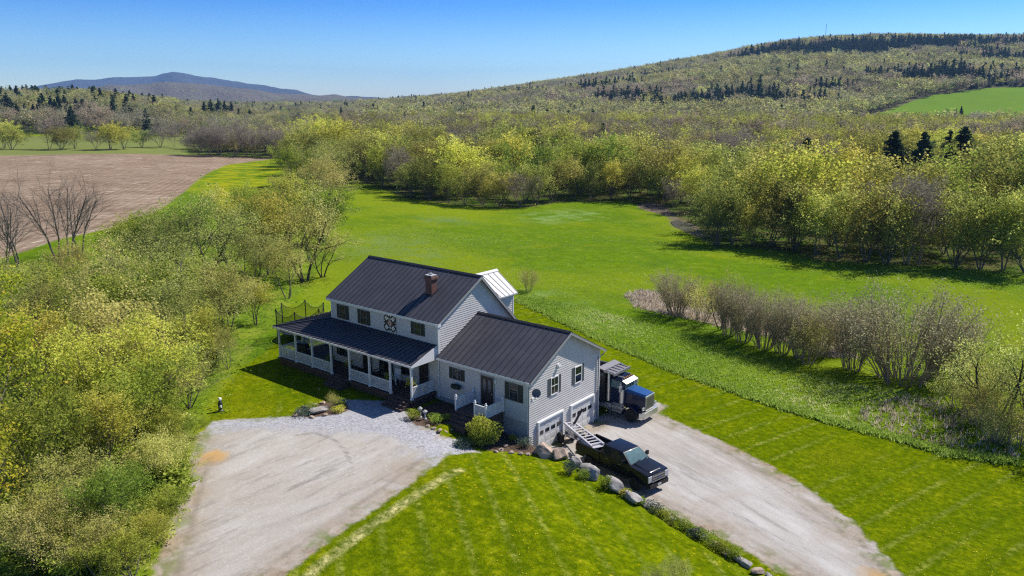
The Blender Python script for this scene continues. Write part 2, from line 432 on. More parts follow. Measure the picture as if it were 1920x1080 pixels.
    base = t.mix(mask('s_plough', .5, 1.0), grass, soil)
    # gravel drives
    n_cl2 = t.noise(.8, 4, .7, p)
    def along(sc):
        vm_ = t.n('ShaderNodeMix', data_type='VECTOR'); t.l(t.rng(t.attr('s_front'), -.5, .5), vm_.inputs[0])
        t.l(t.mapping(t.mapping(p, (1, 1, 1), (0, 0, R(22))), (sc, 1, 1)), vm_.inputs[4]); t.l(t.mapping(p, (1, sc, 1), (0, 0, R(-8))), vm_.inputs[5])
        return vm_.outputs[1]
    dn = t.noise(.6, 7, .7, along(.2))
    grav = t.ramp(dn, [(.25, (.30, .275, .25)), (.45, (.43, .405, .375)), (.62, (.56, .545, .525)), (.8, (.62, .60, .575))])
    grav = t.mix(t.rng(n_big, .35, .6, 0, .45), grav, (.44, .41, .36))
    grav = t.mix(t.rng(t.noise(.18, 6, .7, t.mapping(p, (1, .6, 1), (0, 0, R(40))), .8), .48, .66, 0, .55), grav, (.37, .315, .255))
    grav = t.mix(t.rng(t.noise(1.3, 6, .8, along(.12)), .53, .66, 0, .7), grav, (.21, .19, .17))
    grav = t.mix(t.rng(t.noise(.5, 6, .75, along(.1)), .57, .66, 0, .5), grav, (.20, .18, .165))
    grav = t.mix(t.rng(t.noise(5, 5, .8, p), .56, .70, 0, .5), grav, (.74, .73, .70))
    grav = t.mix(t.rng(n_tiny, .35, .62, .28, 0), grav, (.22, .20, .18))
    grav = t.mix(t.rng(t.noise(.33, 5, .7, t.mapping(p, (1, 1, 1), (0, 0, 3))), .62, .72, 0, .35), grav, (.26, .22, .185))
    grav = t.mix(t.math('MULTIPLY', mask('s_sand', .35, .9), .9), grav, (.50, .30, .11))
    grav = t.mix(1.0, grav, (.90, .90, .90), 'MULTIPLY')
    dv = t.math('ADD', t.attr('s_drive'), t.math('MULTIPLY', edge, .55))
    rim = t.mix(t.rng(n_fine, .35, .6), (.17, .125, .085), (.32, .25, .17))
    grav = t.mix(t.math('MULTIPLY', t.rng(dv, .10, 2.7, .95, 0), t.rng(t.noise(.25, 5, .7, p), .36, .58)), grav, rim)
    grav = t.mix(t.math('MULTIPLY', t.rng(dv, .0, 1.6, .9, 0), t.rng(t.noise(.8, 5, .6, p), .5, .62)), grav, (.10, .15, .02))
    # wheel ruts
    rd = t.math('ABSOLUTE', t.math('SUBTRACT', t.attr('s_drive'), t.math('ADD', 1.15, t.math('MULTIPLY', edge, .10))))
    grav = t.mix(t.math('MULTIPLY', t.rng(rd, .04, .30, .38, 0), t.rng(t.noise(.2, 3, .5, p), .42, .54)), grav, (.17, .135, .11))
    vs = t.n('ShaderNodeTexVoronoi', feature='F1'); vs.inputs['Scale'].default_value = 11; t.l(p, vs.inputs['Vector'])
    stone = t.mix(t.math('POWER', vs.outputs['Color'], 1.0), (.16, .165, .18), (.62, .62, .65))
    stone = t.mix(1.0, t.mix(.35, stone, t.mix(n_fine, (.25, .25, .27), (.55, .55, .57))), (.82, .815, .82), 'MULTIPLY')
    grav = t.mix(mask('s_stone', .8, 2.6), grav, stone)
    tk = t.math('ADD', t.attr('s_track'), t.math('MULTIPLY', edge, .15))
    grav = t.mix(t.math('MULTIPLY', t.rng(tk, .03, .22, .55, 0), t.rng(n_cl2, .40, .52)), grav, (.11, .095, .085))
    base = t.mix(t.rng(dv, -.14, .14), base, grav)
    mulch = t.mix(n_tiny, (.045, .03, .022), (.17, .12, .09))
    base = t.mix(mask('s_bed', .12, .35), base, mulch)
    isg = t.rng(dv, -.1, .1)
    hgt_ = t.math('ADD', t.math('MULTIPLY', n_fine, .8), t.math('MULTIPLY', n_tiny, .5))
    bs = t.n('ShaderNodeBump'); bs.inputs['Distance'].default_value = .16
    t.l(hgt_, bs.inputs['Height']); t.l(t.rng(isg, 0, 1, .85, .22), bs.inputs['Strength'])
    t.principled(base, .95, 0, 0.0, bs.outputs[0])
    return t.m
M_GROUND = ground_material()
sd_drive = np.maximum(SD['left_drive'], SD['right_drive'])
sand = sdist(gx, gy, poly_px([(372, 868), (378, 852), (395, 846), (415, 845), (432, 850), (430, 860), (405, 868), (385, 872)], 2.13))
sand = np.clip(np.maximum(sand, sdist(gx, gy, poly_px([(1615, 1075), (1640, 1066), (1668, 1072), (1680, 1090), (1620, 1092)], 0.))), -40, 40)
ATT = dict(s_drive=sd_drive, s_stone=SD['stone'], s_lawn=SD['lawn'], s_plough=SD['plough'], s_mud=SD['mud'], s_dry=SD['dry'],
           s_wood=np.maximum(SD['wood'], SD['wood_left']), s_thicket=SD['thicket'], s_hillfield=np.maximum(SD['hillfield'], SD['hillpatch']),
           s_far=SD['far_meadow'], s_yellow=SD['hedge_meadow'], s_sand=sand, s_damp=np.maximum(SD['damp'], SD['damp_far']), s_pale=np.maximum(SD['pale'], SD['pale_strip']), s_bed=np.maximum(np.maximum(SD['bed'], SD['bed_wing']), SD['bed_corner']),
           s_hill=hillm, s_front=np.clip(wall_dist(gx, gy)[0], -3, 3), s_track=np.clip(np.minimum(np.minimum(sdist_line(gx, gy, poly_px([(545, 818), (590, 812), (622, 822), (645, 842), (658, 868)], 2.13)), sdist_line(gx, gy, poly_px([(765, 843), (795, 834), (823, 823)], 2.13))), sdist_line(gx, gy, poly_px([(1560, 960), (1600, 1000), (1650, 1060), (1690, 1110)], 0.))), 0, 3), s_streak=np.clip(sdist_line(gx, gy, poly_px([(520, 1130), (600, 1062), (700, 985), (780, 930), (860, 880)], 2.1)), 0, 3), s_near=sstep(75, 45, Dg))
ny, nx = gx.shape
Vg = np.stack([gx, gy, gz], -1).reshape(-1, 3)
ii, jj = np.meshgrid(np.arange(ny-1), np.arange(nx-1), indexing='ij')
q0 = ii*nx+jj
Fg = np.stack([q0, q0+1, q0+nx+1, q0+nx], -1).reshape(-1, 4)
def fc(a): return ((a[:-1, :-1]+a[1:, :-1]+a[:-1, 1:]+a[1:, 1:])/4).ravel()
cls = np.zeros(len(Fg), int)
cls[fc(SD['lawn']) > 0] = 1
cls[fc(SD['plough']) > 0] = 2
cls[fc(np.maximum(SD['wood'], SD['wood_left'])) > 0] = 4
cls[fc(SD['thicket']) > .4] = 4
cls[fc(hillm) > .5] = 3
cls[fc(SD['hillfield']) > 0] = 8
cls[fc(SD['right_drive']) > 0] = 5
cls[fc(SD['left_drive']) > 0] = 6
cls[(fc(SD['stone']) > 0) & (fc(SD['left_drive']) > 0)] = 7
cls[fc(SD['bed']) > 0] = 9
cls[fc(SD['bed_wing']) > 0] = 9
cls[fc(SD['bed_corner']) > 0] = 9
GN_NAMES = ['meadow', 'lawn', 'ploughed_field', 'hill', 'ground', 'driveway', 'gravel_yard', 'gravel_path', 'field', 'garden_soil']
flatatt = {k: np.asarray(v, np.float32).ravel() for k, v in ATT.items()}
for c, nm in enumerate(GN_NAMES):
    f = Fg[cls == c]
    if not len(f): continue
    u, inv = np.unique(f, return_inverse=True)
    me = np_mesh(nm, Vg[u], inv.reshape(-1, 4), [M_GROUND], smooth=True, attrs={k: ('POINT', a[u]) for k, a in flatatt.items()})
    tag(link_mesh(nm, me), kind='structure')

# stream pool by the trees
t = NT('stream_water'); t.principled((.10, .10, .09), .08, 0, .5, t.bump(t.noise(3, 3, .5, t.pos()), .15, .02))
pool = poly_px([(1258, 417), (1272, 414), (1290, 420), (1304, 430), (1300, 436), (1280, 432), (1262, 424)])
zp = max(float(hgt(p[0], p[1])) for p in pool)+.05
tag(MB().prism_z([tuple(p) for p in pool], zp-.6, zp).build('water', t.m), kind='structure')

# distant ranges, real ridges kilometres away
def ridge(name, D0, pxs, pys, front, back, mat, seed, rough, sub=0):
    xs = np.linspace(-900, 1500, 360); r = np.random.default_rng(seed)
    prof = np.interp(xs, pxs, pys)
    ts = np.concatenate([np.linspace(-1, 0, 34), np.linspace(.06, 1, 12)])
    V = []
    for tt in ts:
        D = D0+(tt*front if tt < 0 else tt*back)
        S = (xs-960)/FPX*D*math.cos(PIT)
        X = CAM[0]-D*math.sin(YAW)+S*math.cos(YAW); Y = CAM[1]+D*math.cos(YAW)+S*math.sin(YAW)
        S0 = (xs-960)/FPX*D0*math.cos(PIT)
        zr = np.array([h_at((a, b, D0)) for a, b in zip(xs, prof)])
        k = (1-abs(tt)**1.15)
        z = -30+(zr+30)*k+rough*wob(X, Y, front*.16, seed)*(1-abs(tt))*abs(tt)*2.4+rough*.25*wob(X, Y, front*.03, seed+3)*(abs(tt)**.5)*(1-abs(tt))
        V.append(np.stack([X, Y, z], -1))
    V = np.array(V); a, b = V.shape[:2]
    i, j = np.meshgrid(np.arange(a-1), np.arange(b-1), indexing='ij'); q = i*b+j
    F = np.stack([q, q+1, q+b+1, q+b], -1).reshape(-1, 4)
    return tag(link_mesh(name, np_mesh(name, V.reshape(-1, 3), F, [mat], smooth=True)), kind='structure')
def far_mat(name, a, b, c, sc, field=False):
    t = NT(name); p = t.pos()
    f = t.noise(sc, 6, .65, p); g = t.noise(sc*7, 4, .7, p)
    col = t.mix(t.rng(f, .35, .65), a, b)
    col = t.mix(t.rng(g, .5, .68, 0, .8), col, c)
    if field: col = t.mix(t.rng(t.noise(sc*1.6, 2, .4, t.mapping(p, (1, 1, 1), (0, 0, 2))), .66, .69), col, (.16, .20, .07))
    t.principled(col, 1, 0, .05, t.bump(g, .9, 22))
    return t.m
ridge('mountain', 8200, [-900, -300, 0, 60, 110, 150, 180, 215, 250, 295, 310, 330, 350, 370, 400, 450, 490, 530, 600, 720, 900, 1500],
      [185, 184, 177, 164, 155, 148.5, 150, 146, 144.5, 143, 138, 134.5, 137, 143.5, 147.5, 154.5, 164, 173, 179, 186, 191, 194], 2400, 900,
      far_mat('mountain_slope', (.055, .06, .072), (.085, .088, .092), (.04, .05, .055), .004), 21, 60)
ridge('hills', 4300, [-900, -200, 0, 40, 100, 150, 200, 250, 320, 380, 450, 520, 570, 640, 700, 760, 900, 1500],
      [182, 185, 186, 179, 172, 166, 161, 159, 154, 157, 165, 175, 178, 181, 184, 190, 193, 196], 1700, 1200,
      far_mat('far_hill_woods', (.15, .12, .10), (.17, .15, .10), (.085, .10, .055), .008, True), 33, 40)
# ================================================================ TREES
def bark(name, a, b):
    t = NT(name); p = t.n('ShaderNodeTexCoord').outputs['Object']
    f = t.noise(5, 5, .65, t.mapping(p, (1, 1, .25)))
    t.principled(t.mix(t.rng(f, .3, .7), a, b), .9, 0, .15)
    return t.m
M_BARK = bark('bark_grey_brown', (.085, .072, .058), (.20, .175, .145))
M_BARKD = bark('bark_dark', (.030, .026, .022), (.085, .073, .06))
M_TWIG = bark('twig_bark', (.215, .165, .10), (.385, .305, .20))
def leafmat(name, stops, hue=.03, val=.35, trans=.45, far=False):
    """leaf colour differs from leaf to leaf and from tree to tree"""
    t = NT(name)
    oi = t.n('ShaderNodeObjectInfo').outputs['Random']
    if far:
        f = t.math('FRACT', t.math('ADD', t.math('MULTIPLY', t.attr('v'), .16), t.math('MULTIPLY', oi, .84)))
    else:
        f = t.attr('v')
    c = t.ramp(f, stops)
    h = t.n('ShaderNodeHueSaturation')
    t.l(c, h.inputs['Color'])
    t.l(t.rng(oi, 0, 1, .5-hue, .5+hue*.6), h.inputs['Hue'])
    r2 = t.math('FRACT', t.math('MULTIPLY', oi, 17.3))
    t.l(t.rng(r2, 0, 1, 1-val, 1+val*.7), h.inputs['Value'])
    h.inputs['Saturation'].default_value = .93
    d = t.n('ShaderNodeBsdfDiffuse'); tr = t.n('ShaderNodeBsdfTranslucent'); mx = t.n('ShaderNodeMixShader')
    t.l(h.outputs[0], d.inputs[0]); t.l(h.outputs[0], tr.inputs[0])
    mx.inputs[0].default_value = trans
    t.l(d.outputs[0], mx.inputs[1]); t.l(tr.outputs[0], mx.inputs[2]); t.l(mx.outputs[0], t.out.inputs[0])
    return t.m
L_OLIVE = leafmat('leaf_olive', [(0, (.30, .31, .05)), (.4, (.52, .52, .10)), (.75, (.66, .64, .16)), (1, (.78, .74, .26))], val=.38, trans=.5)
L_YELLOW = leafmat('leaf_yellow_green', [(0, (.32, .36, .03)), (.45, (.56, .58, .05)), (.8, (.70, .69, .08)), (1, (.80, .76, .14))], .025, .28, .5)
L_MAPLE = leafmat('leaf_bright_yellow', [(0, (.22, .30, .008)), (.5, (.46, .50, .012)), (.85, (.66, .60, .02)), (1, (.70, .50, .03))], .015, .12, .5)
L_GREEN = leafmat('leaf_fresh_green', [(0, (.14, .22, .015)), (.5, (.32, .42, .03)), (1, (.52, .58, .08))], .03, .25, .5)
L_BUD = leafmat('bud_grey_brown', [(0, (.20, .16, .13)), (.6, (.30, .25, .20)), (1, (.38, .34, .20))], .03, .2, .3)
L_BELT = leafmat('leaf_belt_olive', [(0, (.17, .19, .025)), (.4, (.36, .375, .055)), (.75, (.52, .52, .09)), (1, (.68, .64, .16))], .03, .40, .5)
L_VASE = leafmat('bud_olive_tan', [(0, (.28, .24, .15)), (.6, (.42, .37, .22)), (1, (.50, .47, .20))], .02, .15, .5)
L_NEEDLE = leafmat('needle_dark_green', [(0, (.030, .055, .028)), (.6, (.062, .10, .045)), (1, (.11, .15, .06))], .02, .25, .25)
L_FAR = leafmat('leaf_far_mixed', [(0, (.34, .36, .10)), (.14, (.50, .50, .10)), (.26, (.40, .36, .18)), (.36, (.26, .27, .13)), (.46, (.45, .46, .13)), (.58, (.36, .31, .17)), (.70, (.56, .56, .12)), (.80, (.24, .29, .12)), (.9, (.40, .37, .18)), (1, (.48, .48, .14))], .02, .5, .4, far=True)
L_WOOD = leafmat('leaf_mid_wood', [(0, (.26, .29, .045)), (.18, (.47, .50, .055)), (.34, (.31, .29, .10)), (.48, (.23, .19, .12)), (.60, (.41, .43, .065)), (.76, (.58, .58, .065)), (.88, (.27, .23, .13)), (1, (.34, .37, .055))], .02, .4, .45, far=True)
L_FARB = leafmat('leaf_far_brown', [(0, (.33, .28, .18)), (.3, (.40, .32, .20)), (.55, (.36, .34, .17)), (.8, (.30, .27, .19)), (1, (.43, .41, .18))], .02, .3, .4, far=True)

def unit(v): return v/(np.linalg.norm(v)+1e-9)
def rot_about(d, ang, az):
    u = unit(np.cross(d, (0, 0, 1) if abs(d[2]) < .9 else (1, 0, 0))); w = np.cross(d, u)
    return unit(d*math.cos(ang)+(u*math.cos(az)+w*math.sin(az))*math.sin(ang))
class Plant:
    def __init__(s, seed): s.r = np.random.default_rng(seed); s.lines = [[], [], [], [], []]
    def grow(s, p, d, L, rad, lvl, S):
        r = s.r; n = S['seg'][lvl]; pts = [p]; d = unit(np.asarray(d, float))
        for i in range(n):
            d = unit(d+r.normal(0, S['wander'][lvl], 3)+np.array([0, 0, S['up'][lvl]]))
            p = p+d*L/n; pts.append(p)
        pts = np.array(pts); tt = np.linspace(0, 1, n+1)
        s.lines[lvl].append((pts, rad*(1-tt*(1-S['taper'][lvl]))))
        if lvl+1 < len(S['n']):
            k = S['n'][lvl+1]; az = r.uniform(0, 6.28)
            for c in range(k):
                t = S['t0'][lvl]+(1-S['t0'][lvl])*((c+r.uniform(0, 1))/k)
                i = min(int(t*n), n-1); q = pts[i]+(pts[i+1]-pts[i])*(t*n-i)
                dd = unit(pts[i+1]-pts[i]); az += 2.4+r.normal(0, .5)
                ang = max(.15, r.normal(S['ang'][lvl+1], .16))
                LL = L*S['ratio'][lvl+1]*r.uniform(.7, 1.2)*(1.15-S['short'][lvl+1]*t)
                s.grow(q, rot_about(dd, ang, az), LL, rad*(1-t*(1-S['taper'][lvl]))*S['rr'][lvl+1], lvl+1, S)
    def tubes(s, sides, maxlvl=9):
        Vs, Fs, b = [], [], 0
        for lvl, ls in enumerate(s.lines):
            if lvl > maxlvl: continue
            k = sides[lvl] if lvl < len(sides) else 3
            byn = {}
            for pts, rad in ls: byn.setdefault(len(pts), []).append((pts, rad))
            for n, grp in byn.items():
                P = np.array([g[0] for g in grp]); Rr = np.array([g[1] for g in grp])
                d = P[:, -1]-P[:, 0]; d /= np.linalg.norm(d, axis=1, keepdims=True)+1e-9
                ref = np.where(np.abs(d[:, 2:3]) < .9, np.array([[0, 0, 1.]]), np.array([[1., 0, 0]]))
                u = np.cross(d, ref); u /= np.linalg.norm(u, axis=1, keepdims=True)+1e-9; w = np.cross(d, u)
                a = np.arange(k)*2*math.pi/k
                ring = u[:, None, None]*np.cos(a)[None, None, :, None]+w[:, None, None]*np.sin(a)[None, None, :, None]
                V = P[:, :, None, :]+ring*Rr[:, :, None, None]
                m = len(grp); V = V.reshape(-1, 3)
                g, i, c = np.meshgrid(np.arange(m), np.arange(n-1), np.arange(k), indexing='ij')
                q = b+g*n*k+i*k
                Fs.append(np.stack([q+c, q+(c+1) % k, q+k+(c+1) % k, q+k+c], -1).reshape(-1, 4))
                Vs.append(V); b += len(V)
        return np.vstack(Vs), np.vstack(Fs)
    def leaf_points(s, per, lvls, rad):
        out = []
        for l in lvls:
            for pts, _ in s.lines[l]:
                n = len(pts)-1; t = s.r.uniform(.15, 1.08, per)*n; i = np.minimum(t.astype(int), n-1)
                q = pts[i]+(pts[i+1]-pts[i])*(t-i)[:, None]
                out.append(q+s.r.normal(0, rad, (per, 3)))
        return np.vstack(out)
def quads(C, size, r, flat=0.0, asp=1.0):
    """one leaf-sized face at each point, at random tilts"""
    n = len(C); nrm = r.normal(0, 1, (n, 3)); nrm[:, 2] = np.abs(nrm[:, 2])+flat
    nrm /= np.linalg.norm(nrm, axis=1, keepdims=True)
    ref = r.normal(0, 1, (n, 3)); u = np.cross(nrm, ref); u /= np.linalg.norm(u, axis=1, keepdims=True)+1e-9
    w = np.cross(nrm, u); s = (size*r.uniform(.6, 1.35, n))[:, None]/2
    V = np.stack([C-u*s*asp, C-w*s*.62, C+u*s*asp, C+w*s*.62], 1).reshape(-1, 3)
    F = np.arange(4*n).reshape(n, 4)
    return V, F
BROAD = dict(seg=[6, 5, 4, 3], wander=[.10, .14, .18, .2], up=[.05, .06, .06, .03], taper=[.35, .3, .3, .3],
             t0=[.30, .22, .2, 0], ang=[0, .75, .75, .8], ratio=[1, .62, .50, .42], short=[0, .45, .4, .3], rr=[1, .5, .5, .5], n=[0, 9, 7, 6])
def params(**kw): d = {k: list(v) for k, v in BROAD.items()}; d.update(kw); return d
PROTO = {}
def broad(key, seed, H, stems, spread, S, leafmat, per, lsize, lrad, bark=M_BARK, trunk_r=.16, sides=(7, 5, 4, 3), lvls=(2, 3), twiglvl=9, flat=.2, base=0.0):
    pl = Plant(seed); r = pl.r
    for k in range(stems):
        az = 6.28*k/max(stems, 1)+r.uniform(-.5, .5); tl = spread*r.uniform(.4, 1.15) if stems > 1 else r.uniform(0, .12)
        d = (math.sin(tl)*math.cos(az), math.sin(tl)*math.sin(az), math.cos(tl))
        p = np.array([math.cos(az), math.sin(az), 0])*(trunk_r*1.2+base*r.uniform(.2, 1) if stems > 1 else 0)
        p[2] = -.25
        pl.grow(p, d, H*r.uniform(.62, .80), trunk_r*(1 if stems < 3 else .8)*r.uniform(.8, 1.1), 0, S)
    V, F = pl.tubes(sides, twiglvl)
    lv = [l for l in lvls if pl.lines[l]]
    C = pl.leaf_points(per, lv, lrad) if per else np.zeros((0, 3))
    zmax = max(V[:, 2].max(), C[:, 2].max() if len(C) else 0)
    sc = H/zmax; V = V*sc; C = C*sc; C[:, 2] = np.maximum(C[:, 2], .15) if len(C) else C[:, 2]
    PROTO[key] = dict(trunk=np_mesh(key+'_trunk', V, F, [bark]), H=H)
    if len(C):
        LV, LF = quads(C, lsize, r, flat)
        # leaves of one clump share a tone, so the crown shows light and dark clumps
        ph = np.sin(C[:, 0]*1.1+seed)+np.sin(C[:, 1]*1.3+2*seed)+np.sin(C[:, 2]*1.2+seed*.5)
        v = np.clip(.5+.13*ph+r.normal(0, .20, len(C)), 0, 1)
        PROTO[key]['crown'] = np_mesh(key+'_crown', LV, LF, [leafmat], attrs={'v': ('FACE', v)})
def conifer(key, seed, H, rad, tiers, nb, quad_per, qs, bark=M_BARKD):
    r = np.random.default_rng(seed); mb = MB()
    lines = [[(np.array([[0, 0, -.2], [r.normal(0, .1), r.normal(0, .1), H*.5], [0, 0, H*.98]]), np.array([H*.018, H*.011, H*.002]))], [], [], [], []]
    C = []
    for b in range(tiers*nb):
        f = r.uniform(0, 1)**1.15; z = H*(.07+.91*f); R0 = rad*(1-f)**.85*r.uniform(.7, 1.15)*(1+.25*math.sin(b*1.7))+.10
        az = r.uniform(0, 6.28); dz = -R0*r.uniform(.15, .55)
        e = np.array([math.cos(az)*R0, math.sin(az)*R0, z+dz]); s0 = np.array([0, 0, z])
        lines[1].append((np.array([s0, (s0+e)/2+np.array([0, 0, R0*.08]), e]), np.array([.03, .02, .008])*H/12))
        k = max(3, int(quad_per*(.3+R0/rad)))
        q = s0+(e-s0)*r.uniform(.15, 1.05, k)[:, None]+r.normal(0, .10+.13*R0, (k, 3))*np.array([1, 1, .7]); C.append(q)
    C = np.vstack(C); pl = Plant(seed); pl.lines = lines
    V, F = pl.tubes((6, 3))
    LV, LF = quads(C, qs, r, .5, 1.3)
    v = np.clip(.45+.2*np.sin(C[:, 2]*2+C[:, 0])+r.normal(0, .2, len(C)), 0, 1)
    PROTO[key] = dict(trunk=np_mesh(key+'_trunk', V, F, [bark]), crown=np_mesh(key+'_crown', LV, LF, [L_NEEDLE], attrs={'v': ('FACE', v)}), H=H)

VASE = params(seg=[6, 4, 3, 2], wander=[.10, .15, .18, .2], up=[.035, .07, .07, .03], t0=[.18, .1, .1, 0], ang=[0, .52, .6, .6], ratio=[1, .42, .42, .4], n=[0, 8, 6], taper=[.3, .3, .3, .3])
# near trees, seen from 45 to 110 m
broad('olive_a', 3, 10, 3, .34, params(n=[0, 9, 8, 6]), L_OLIVE, 5, .165, .18, trunk_r=.15)
broad('olive_b', 14, 10, 5, .50, params(n=[0, 8, 7, 5]), L_OLIVE, 5, .165, .19, trunk_r=.13)
broad('green_a', 8, 9, 4, .42, params(n=[0, 8, 7, 5]), L_GREEN, 8, .18, .21, trunk_r=.12)
broad('yellow_a', 22, 10, 3, .36, params(n=[0, 9, 7, 5]), L_YELLOW, 7, .18, .20, trunk_r=.14)
broad('sparse_a', 31, 11, 3, .45, params(n=[0, 8, 8, 7], wander=[.13, .17, .2, .2]), L_OLIVE, 3, .16, .18, bark=M_BARKD, trunk_r=.20)
broad('maple_a', 41, 15, 1, .1, params(n=[0, 16, 7, 5], t0=[.22, .25, .2, 0], ratio=[1, .36, .5, .42], ang=[0, .85, .7, .8]), L_MAPLE, 8, .27, .24, trunk_r=.16)
broad('bare_a', 52, 13, 2, .26, params(n=[0, 11, 8, 7], wander=[.10, .13, .16, .18], ratio=[1, .55, .5, .45], ang=[0, .6, .6, .7], t0=[.25, .2, .15, 0]), L_BUD, 0, .1, .1, trunk_r=.13)
broad('bush_a', 61, 2.2, 9, .75, params(n=[0, 6, 4], ratio=[1, .5, .45], seg=[4, 3, 3, 2]), L_GREEN, 22, .17, .16, trunk_r=.03, lvls=(1, 2))
broad('bush_b', 63, 2.2, 9, .75, params(n=[0, 6, 4], ratio=[1, .5, .45], seg=[4, 3, 3, 2]), L_OLIVE, 18, .16, .16, trunk_r=.03, lvls=(1, 2))
broad('vase_a', 71, 6, 44, .52, VASE, L_VASE, 4, .10, .12, bark=M_TWIG, trunk_r=.05, sides=(5, 4, 3), lvls=(1, 2), base=.9)
broad('vase_b', 72, 6, 32, .42, VASE, L_VASE, 6, .11, .14, bark=M_TWIG, trunk_r=.05, sides=(5, 4, 3), lvls=(1, 2), base=.8)
broad('brush_a', 74, 5, 14, .55, params(n=[0, 8, 6], ratio=[1, .45, .45], seg=[5, 3, 3, 2], ang=[0, .6, .7]), L_OLIVE, 6, .13, .15, bark=M_TWIG, trunk_r=.05, sides=(5, 4, 3), lvls=(1, 2), base=.6)
# belt trees, 100 to 300 m
MID = dict(sides=(5, 4, 3, 3))
for i, (k, mt, per, b) in enumerate([('olive', L_BELT, 6, M_BARK), ('olive', L_BELT, 5, M_BARK), ('yellow', L_YELLOW, 6, M_BARK), ('yellow', L_BELT, 7, M_BARK), ('green', L_GREEN, 5, M_BARK)]):
    broad('belt_%s_%d' % (k, i), 100+i, 12, [3, 5, 3, 4, 4][i], [.32, .5, .36, .48, .45][i], params(n=[0, 10, 6, 4], t0=[.24, .25, .2, 0]), mt, per, .30, .26, bark=b, trunk_r=.15, **MID)
for i in range(2):
    broad('belt_bare_%d' % i, 120+i, 12, [3, 5][i], [.34, .48][i], params(n=[0, 9, 8, 6], ang=[0, .6, .65, .7]), L_BUD, 3, .22, .25, bark=M_TWIG, trunk_r=.13, **MID)
conifer('pine_a', 130, 15, 5.0, 18, 12, 36, .6)
conifer('pine_b', 131, 15, 3.0, 18, 10, 30, .55)
# far woods
for i in range(3):
    broad('wood_%d' % i, 180+i, 13, [3, 4, 5][i], [.36, .44, .5][i], params(n=[0, 8, 6, 4], t0=[.2, .2, .2, 0]), L_WOOD, 5, .38, .30, trunk_r=.16, sides=(4, 3, 3), lvls=(2, 3), twiglvl=2)
broad('wood_3', 184, 13, 4, .44, params(n=[0, 9, 8, 5], t0=[.2, .2, .2, 0], ang=[0, .6, .65, .7]), L_FARB, 4, .30, .3, bark=M_TWIG, trunk_r=.14, sides=(4, 3, 3), lvls=(2, 3), twiglvl=2)
for i in range(3):
    broad('far_%d' % i, 140+i, 12, 3, .4, params(n=[0, 7, 6, 3], seg=[3, 2, 2, 2]), L_FAR, 4, .50, .40, trunk_r=.16, sides=(3, 3), lvls=(2, 3), twiglvl=1)
broad('far_3', 144, 12, 3, .4, params(n=[0, 7, 6, 3], seg=[3, 2, 2, 2]), L_FARB, 4, .45, .4, trunk_r=.16, sides=(3, 3), lvls=(2, 3), twiglvl=1)
conifer('far_pine', 150, 15, 3.0, 13, 8, 14, .8)
for i in range(2):
    broad('hill_%d' % i, 160+i, 12, 2, .45, params(n=[0, 6, 4], seg=[2, 2, 2, 2]), [L_FAR, L_FARB][i], 4, 1.25, .75, trunk_r=.2, sides=(3, 3), lvls=(1, 2), twiglvl=0)
conifer('hill_pine', 170, 15, 2.9, 9, 6, 8, 1.4)

NAMED = {}
def plant(name, proto, x, y, H, label, cat='tree', group=None, rz=None, tilt=0.0, wide=1.0, z=None):
    P = PROTO[proto]; s = H/P['H']
    o = empty(name, (x, y, float(hgt(x, y)) if z is None else z), rng.uniform(0, 6.28) if rz is None else rz, label, cat, group)
    if tilt: o.rotation_euler = (R(tilt)*rng.normal(), R(tilt)*rng.normal(), o.rotation_euler[2])
    if proto[:4] == 'vase': s *= 1.07
    o.scale = (s*wide, s*wide, s)
    link_mesh('trunk', P['trunk'], o)
    if 'crown' in P: link_mesh('crown', P['crown'], o)
    return o
def h_for(px, py, top):
    """foot point under a pixel and the height that reaches up to row top"""
    g = G(px, py); D = (g-CAM) @ FW
    lo, hi = .3, 40.
    for _ in range(30):
        m = (lo+hi)/2
        if proj(g+np.array([0, 0, m]))[1] > top: lo = m
        else: hi = m
    return g, lo
def by_px(name, proto, px, py, top, label, cat='tree', group=None, **kw):
    g, H = h_for(px, py, top)
    return plant(name, proto, g[0], g[1], H, label, cat, group, **kw)

# ---- thicket on the left
GT = 'trees of the thicket left of the drive'
by_px('maple_tree', 'maple_a', 45, 905, 500, 'tall young tree with bright yellow leaves at the near edge of the thicket')
by_px('maple_tree', 'maple_a', 8, 1010, 690, 'smaller bright yellow leaved tree in the lower corner of the thicket', rz=2.)
for px, py, top in [(35, 500, 300), (108, 486, 278), (132, 484, 284), (150, 476, 308), (15, 508, 330)]:
    by_px('bare_tree', 'bare_a', px, py, top, 'tall leafless grey tree against the ploughed field', group='leafless trees against the ploughed field')
TH = [(95, 700, 500), (195, 770, 520), (150, 1000, 830), (60, 1075, 905), (230, 1010, 850), (150, 850, 600), (250, 850, 655), (310, 860, 745), (85, 790, 560),
      (290, 790, 575), (355, 765, 655), (20, 700, 500), (225, 690, 470), (305, 700, 510), (380, 700, 565), (428, 690, 610), (60, 640, 480), (175, 620, 455), (262, 620, 430),
      (345, 630, 450), (425, 630, 480), (480, 610, 520), (145, 560, 445), (235, 560, 410), (325, 560, 390), (470, 560, 415), (540, 560, 440), (255, 500, 385), (335, 495, 355),
      (430, 500, 345), (505, 515, 345), (605, 520, 410), (415, 450, 345), (480, 440, 330), (545, 445, 315), (605, 455, 340), (545, 395, 300), (598, 400, 285), (622, 385, 290),
      (560, 350, 265), (612, 352, 250), (585, 490, 375), (395, 640, 500), (20, 590, 470), (100, 580, 470), (210, 905, 720), (95, 920, 690), (290, 930, 800)]
pk = ['olive_a', 'olive_b', 'green_a', 'olive_a', 'yellow_a', 'sparse_a', 'sparse_a']
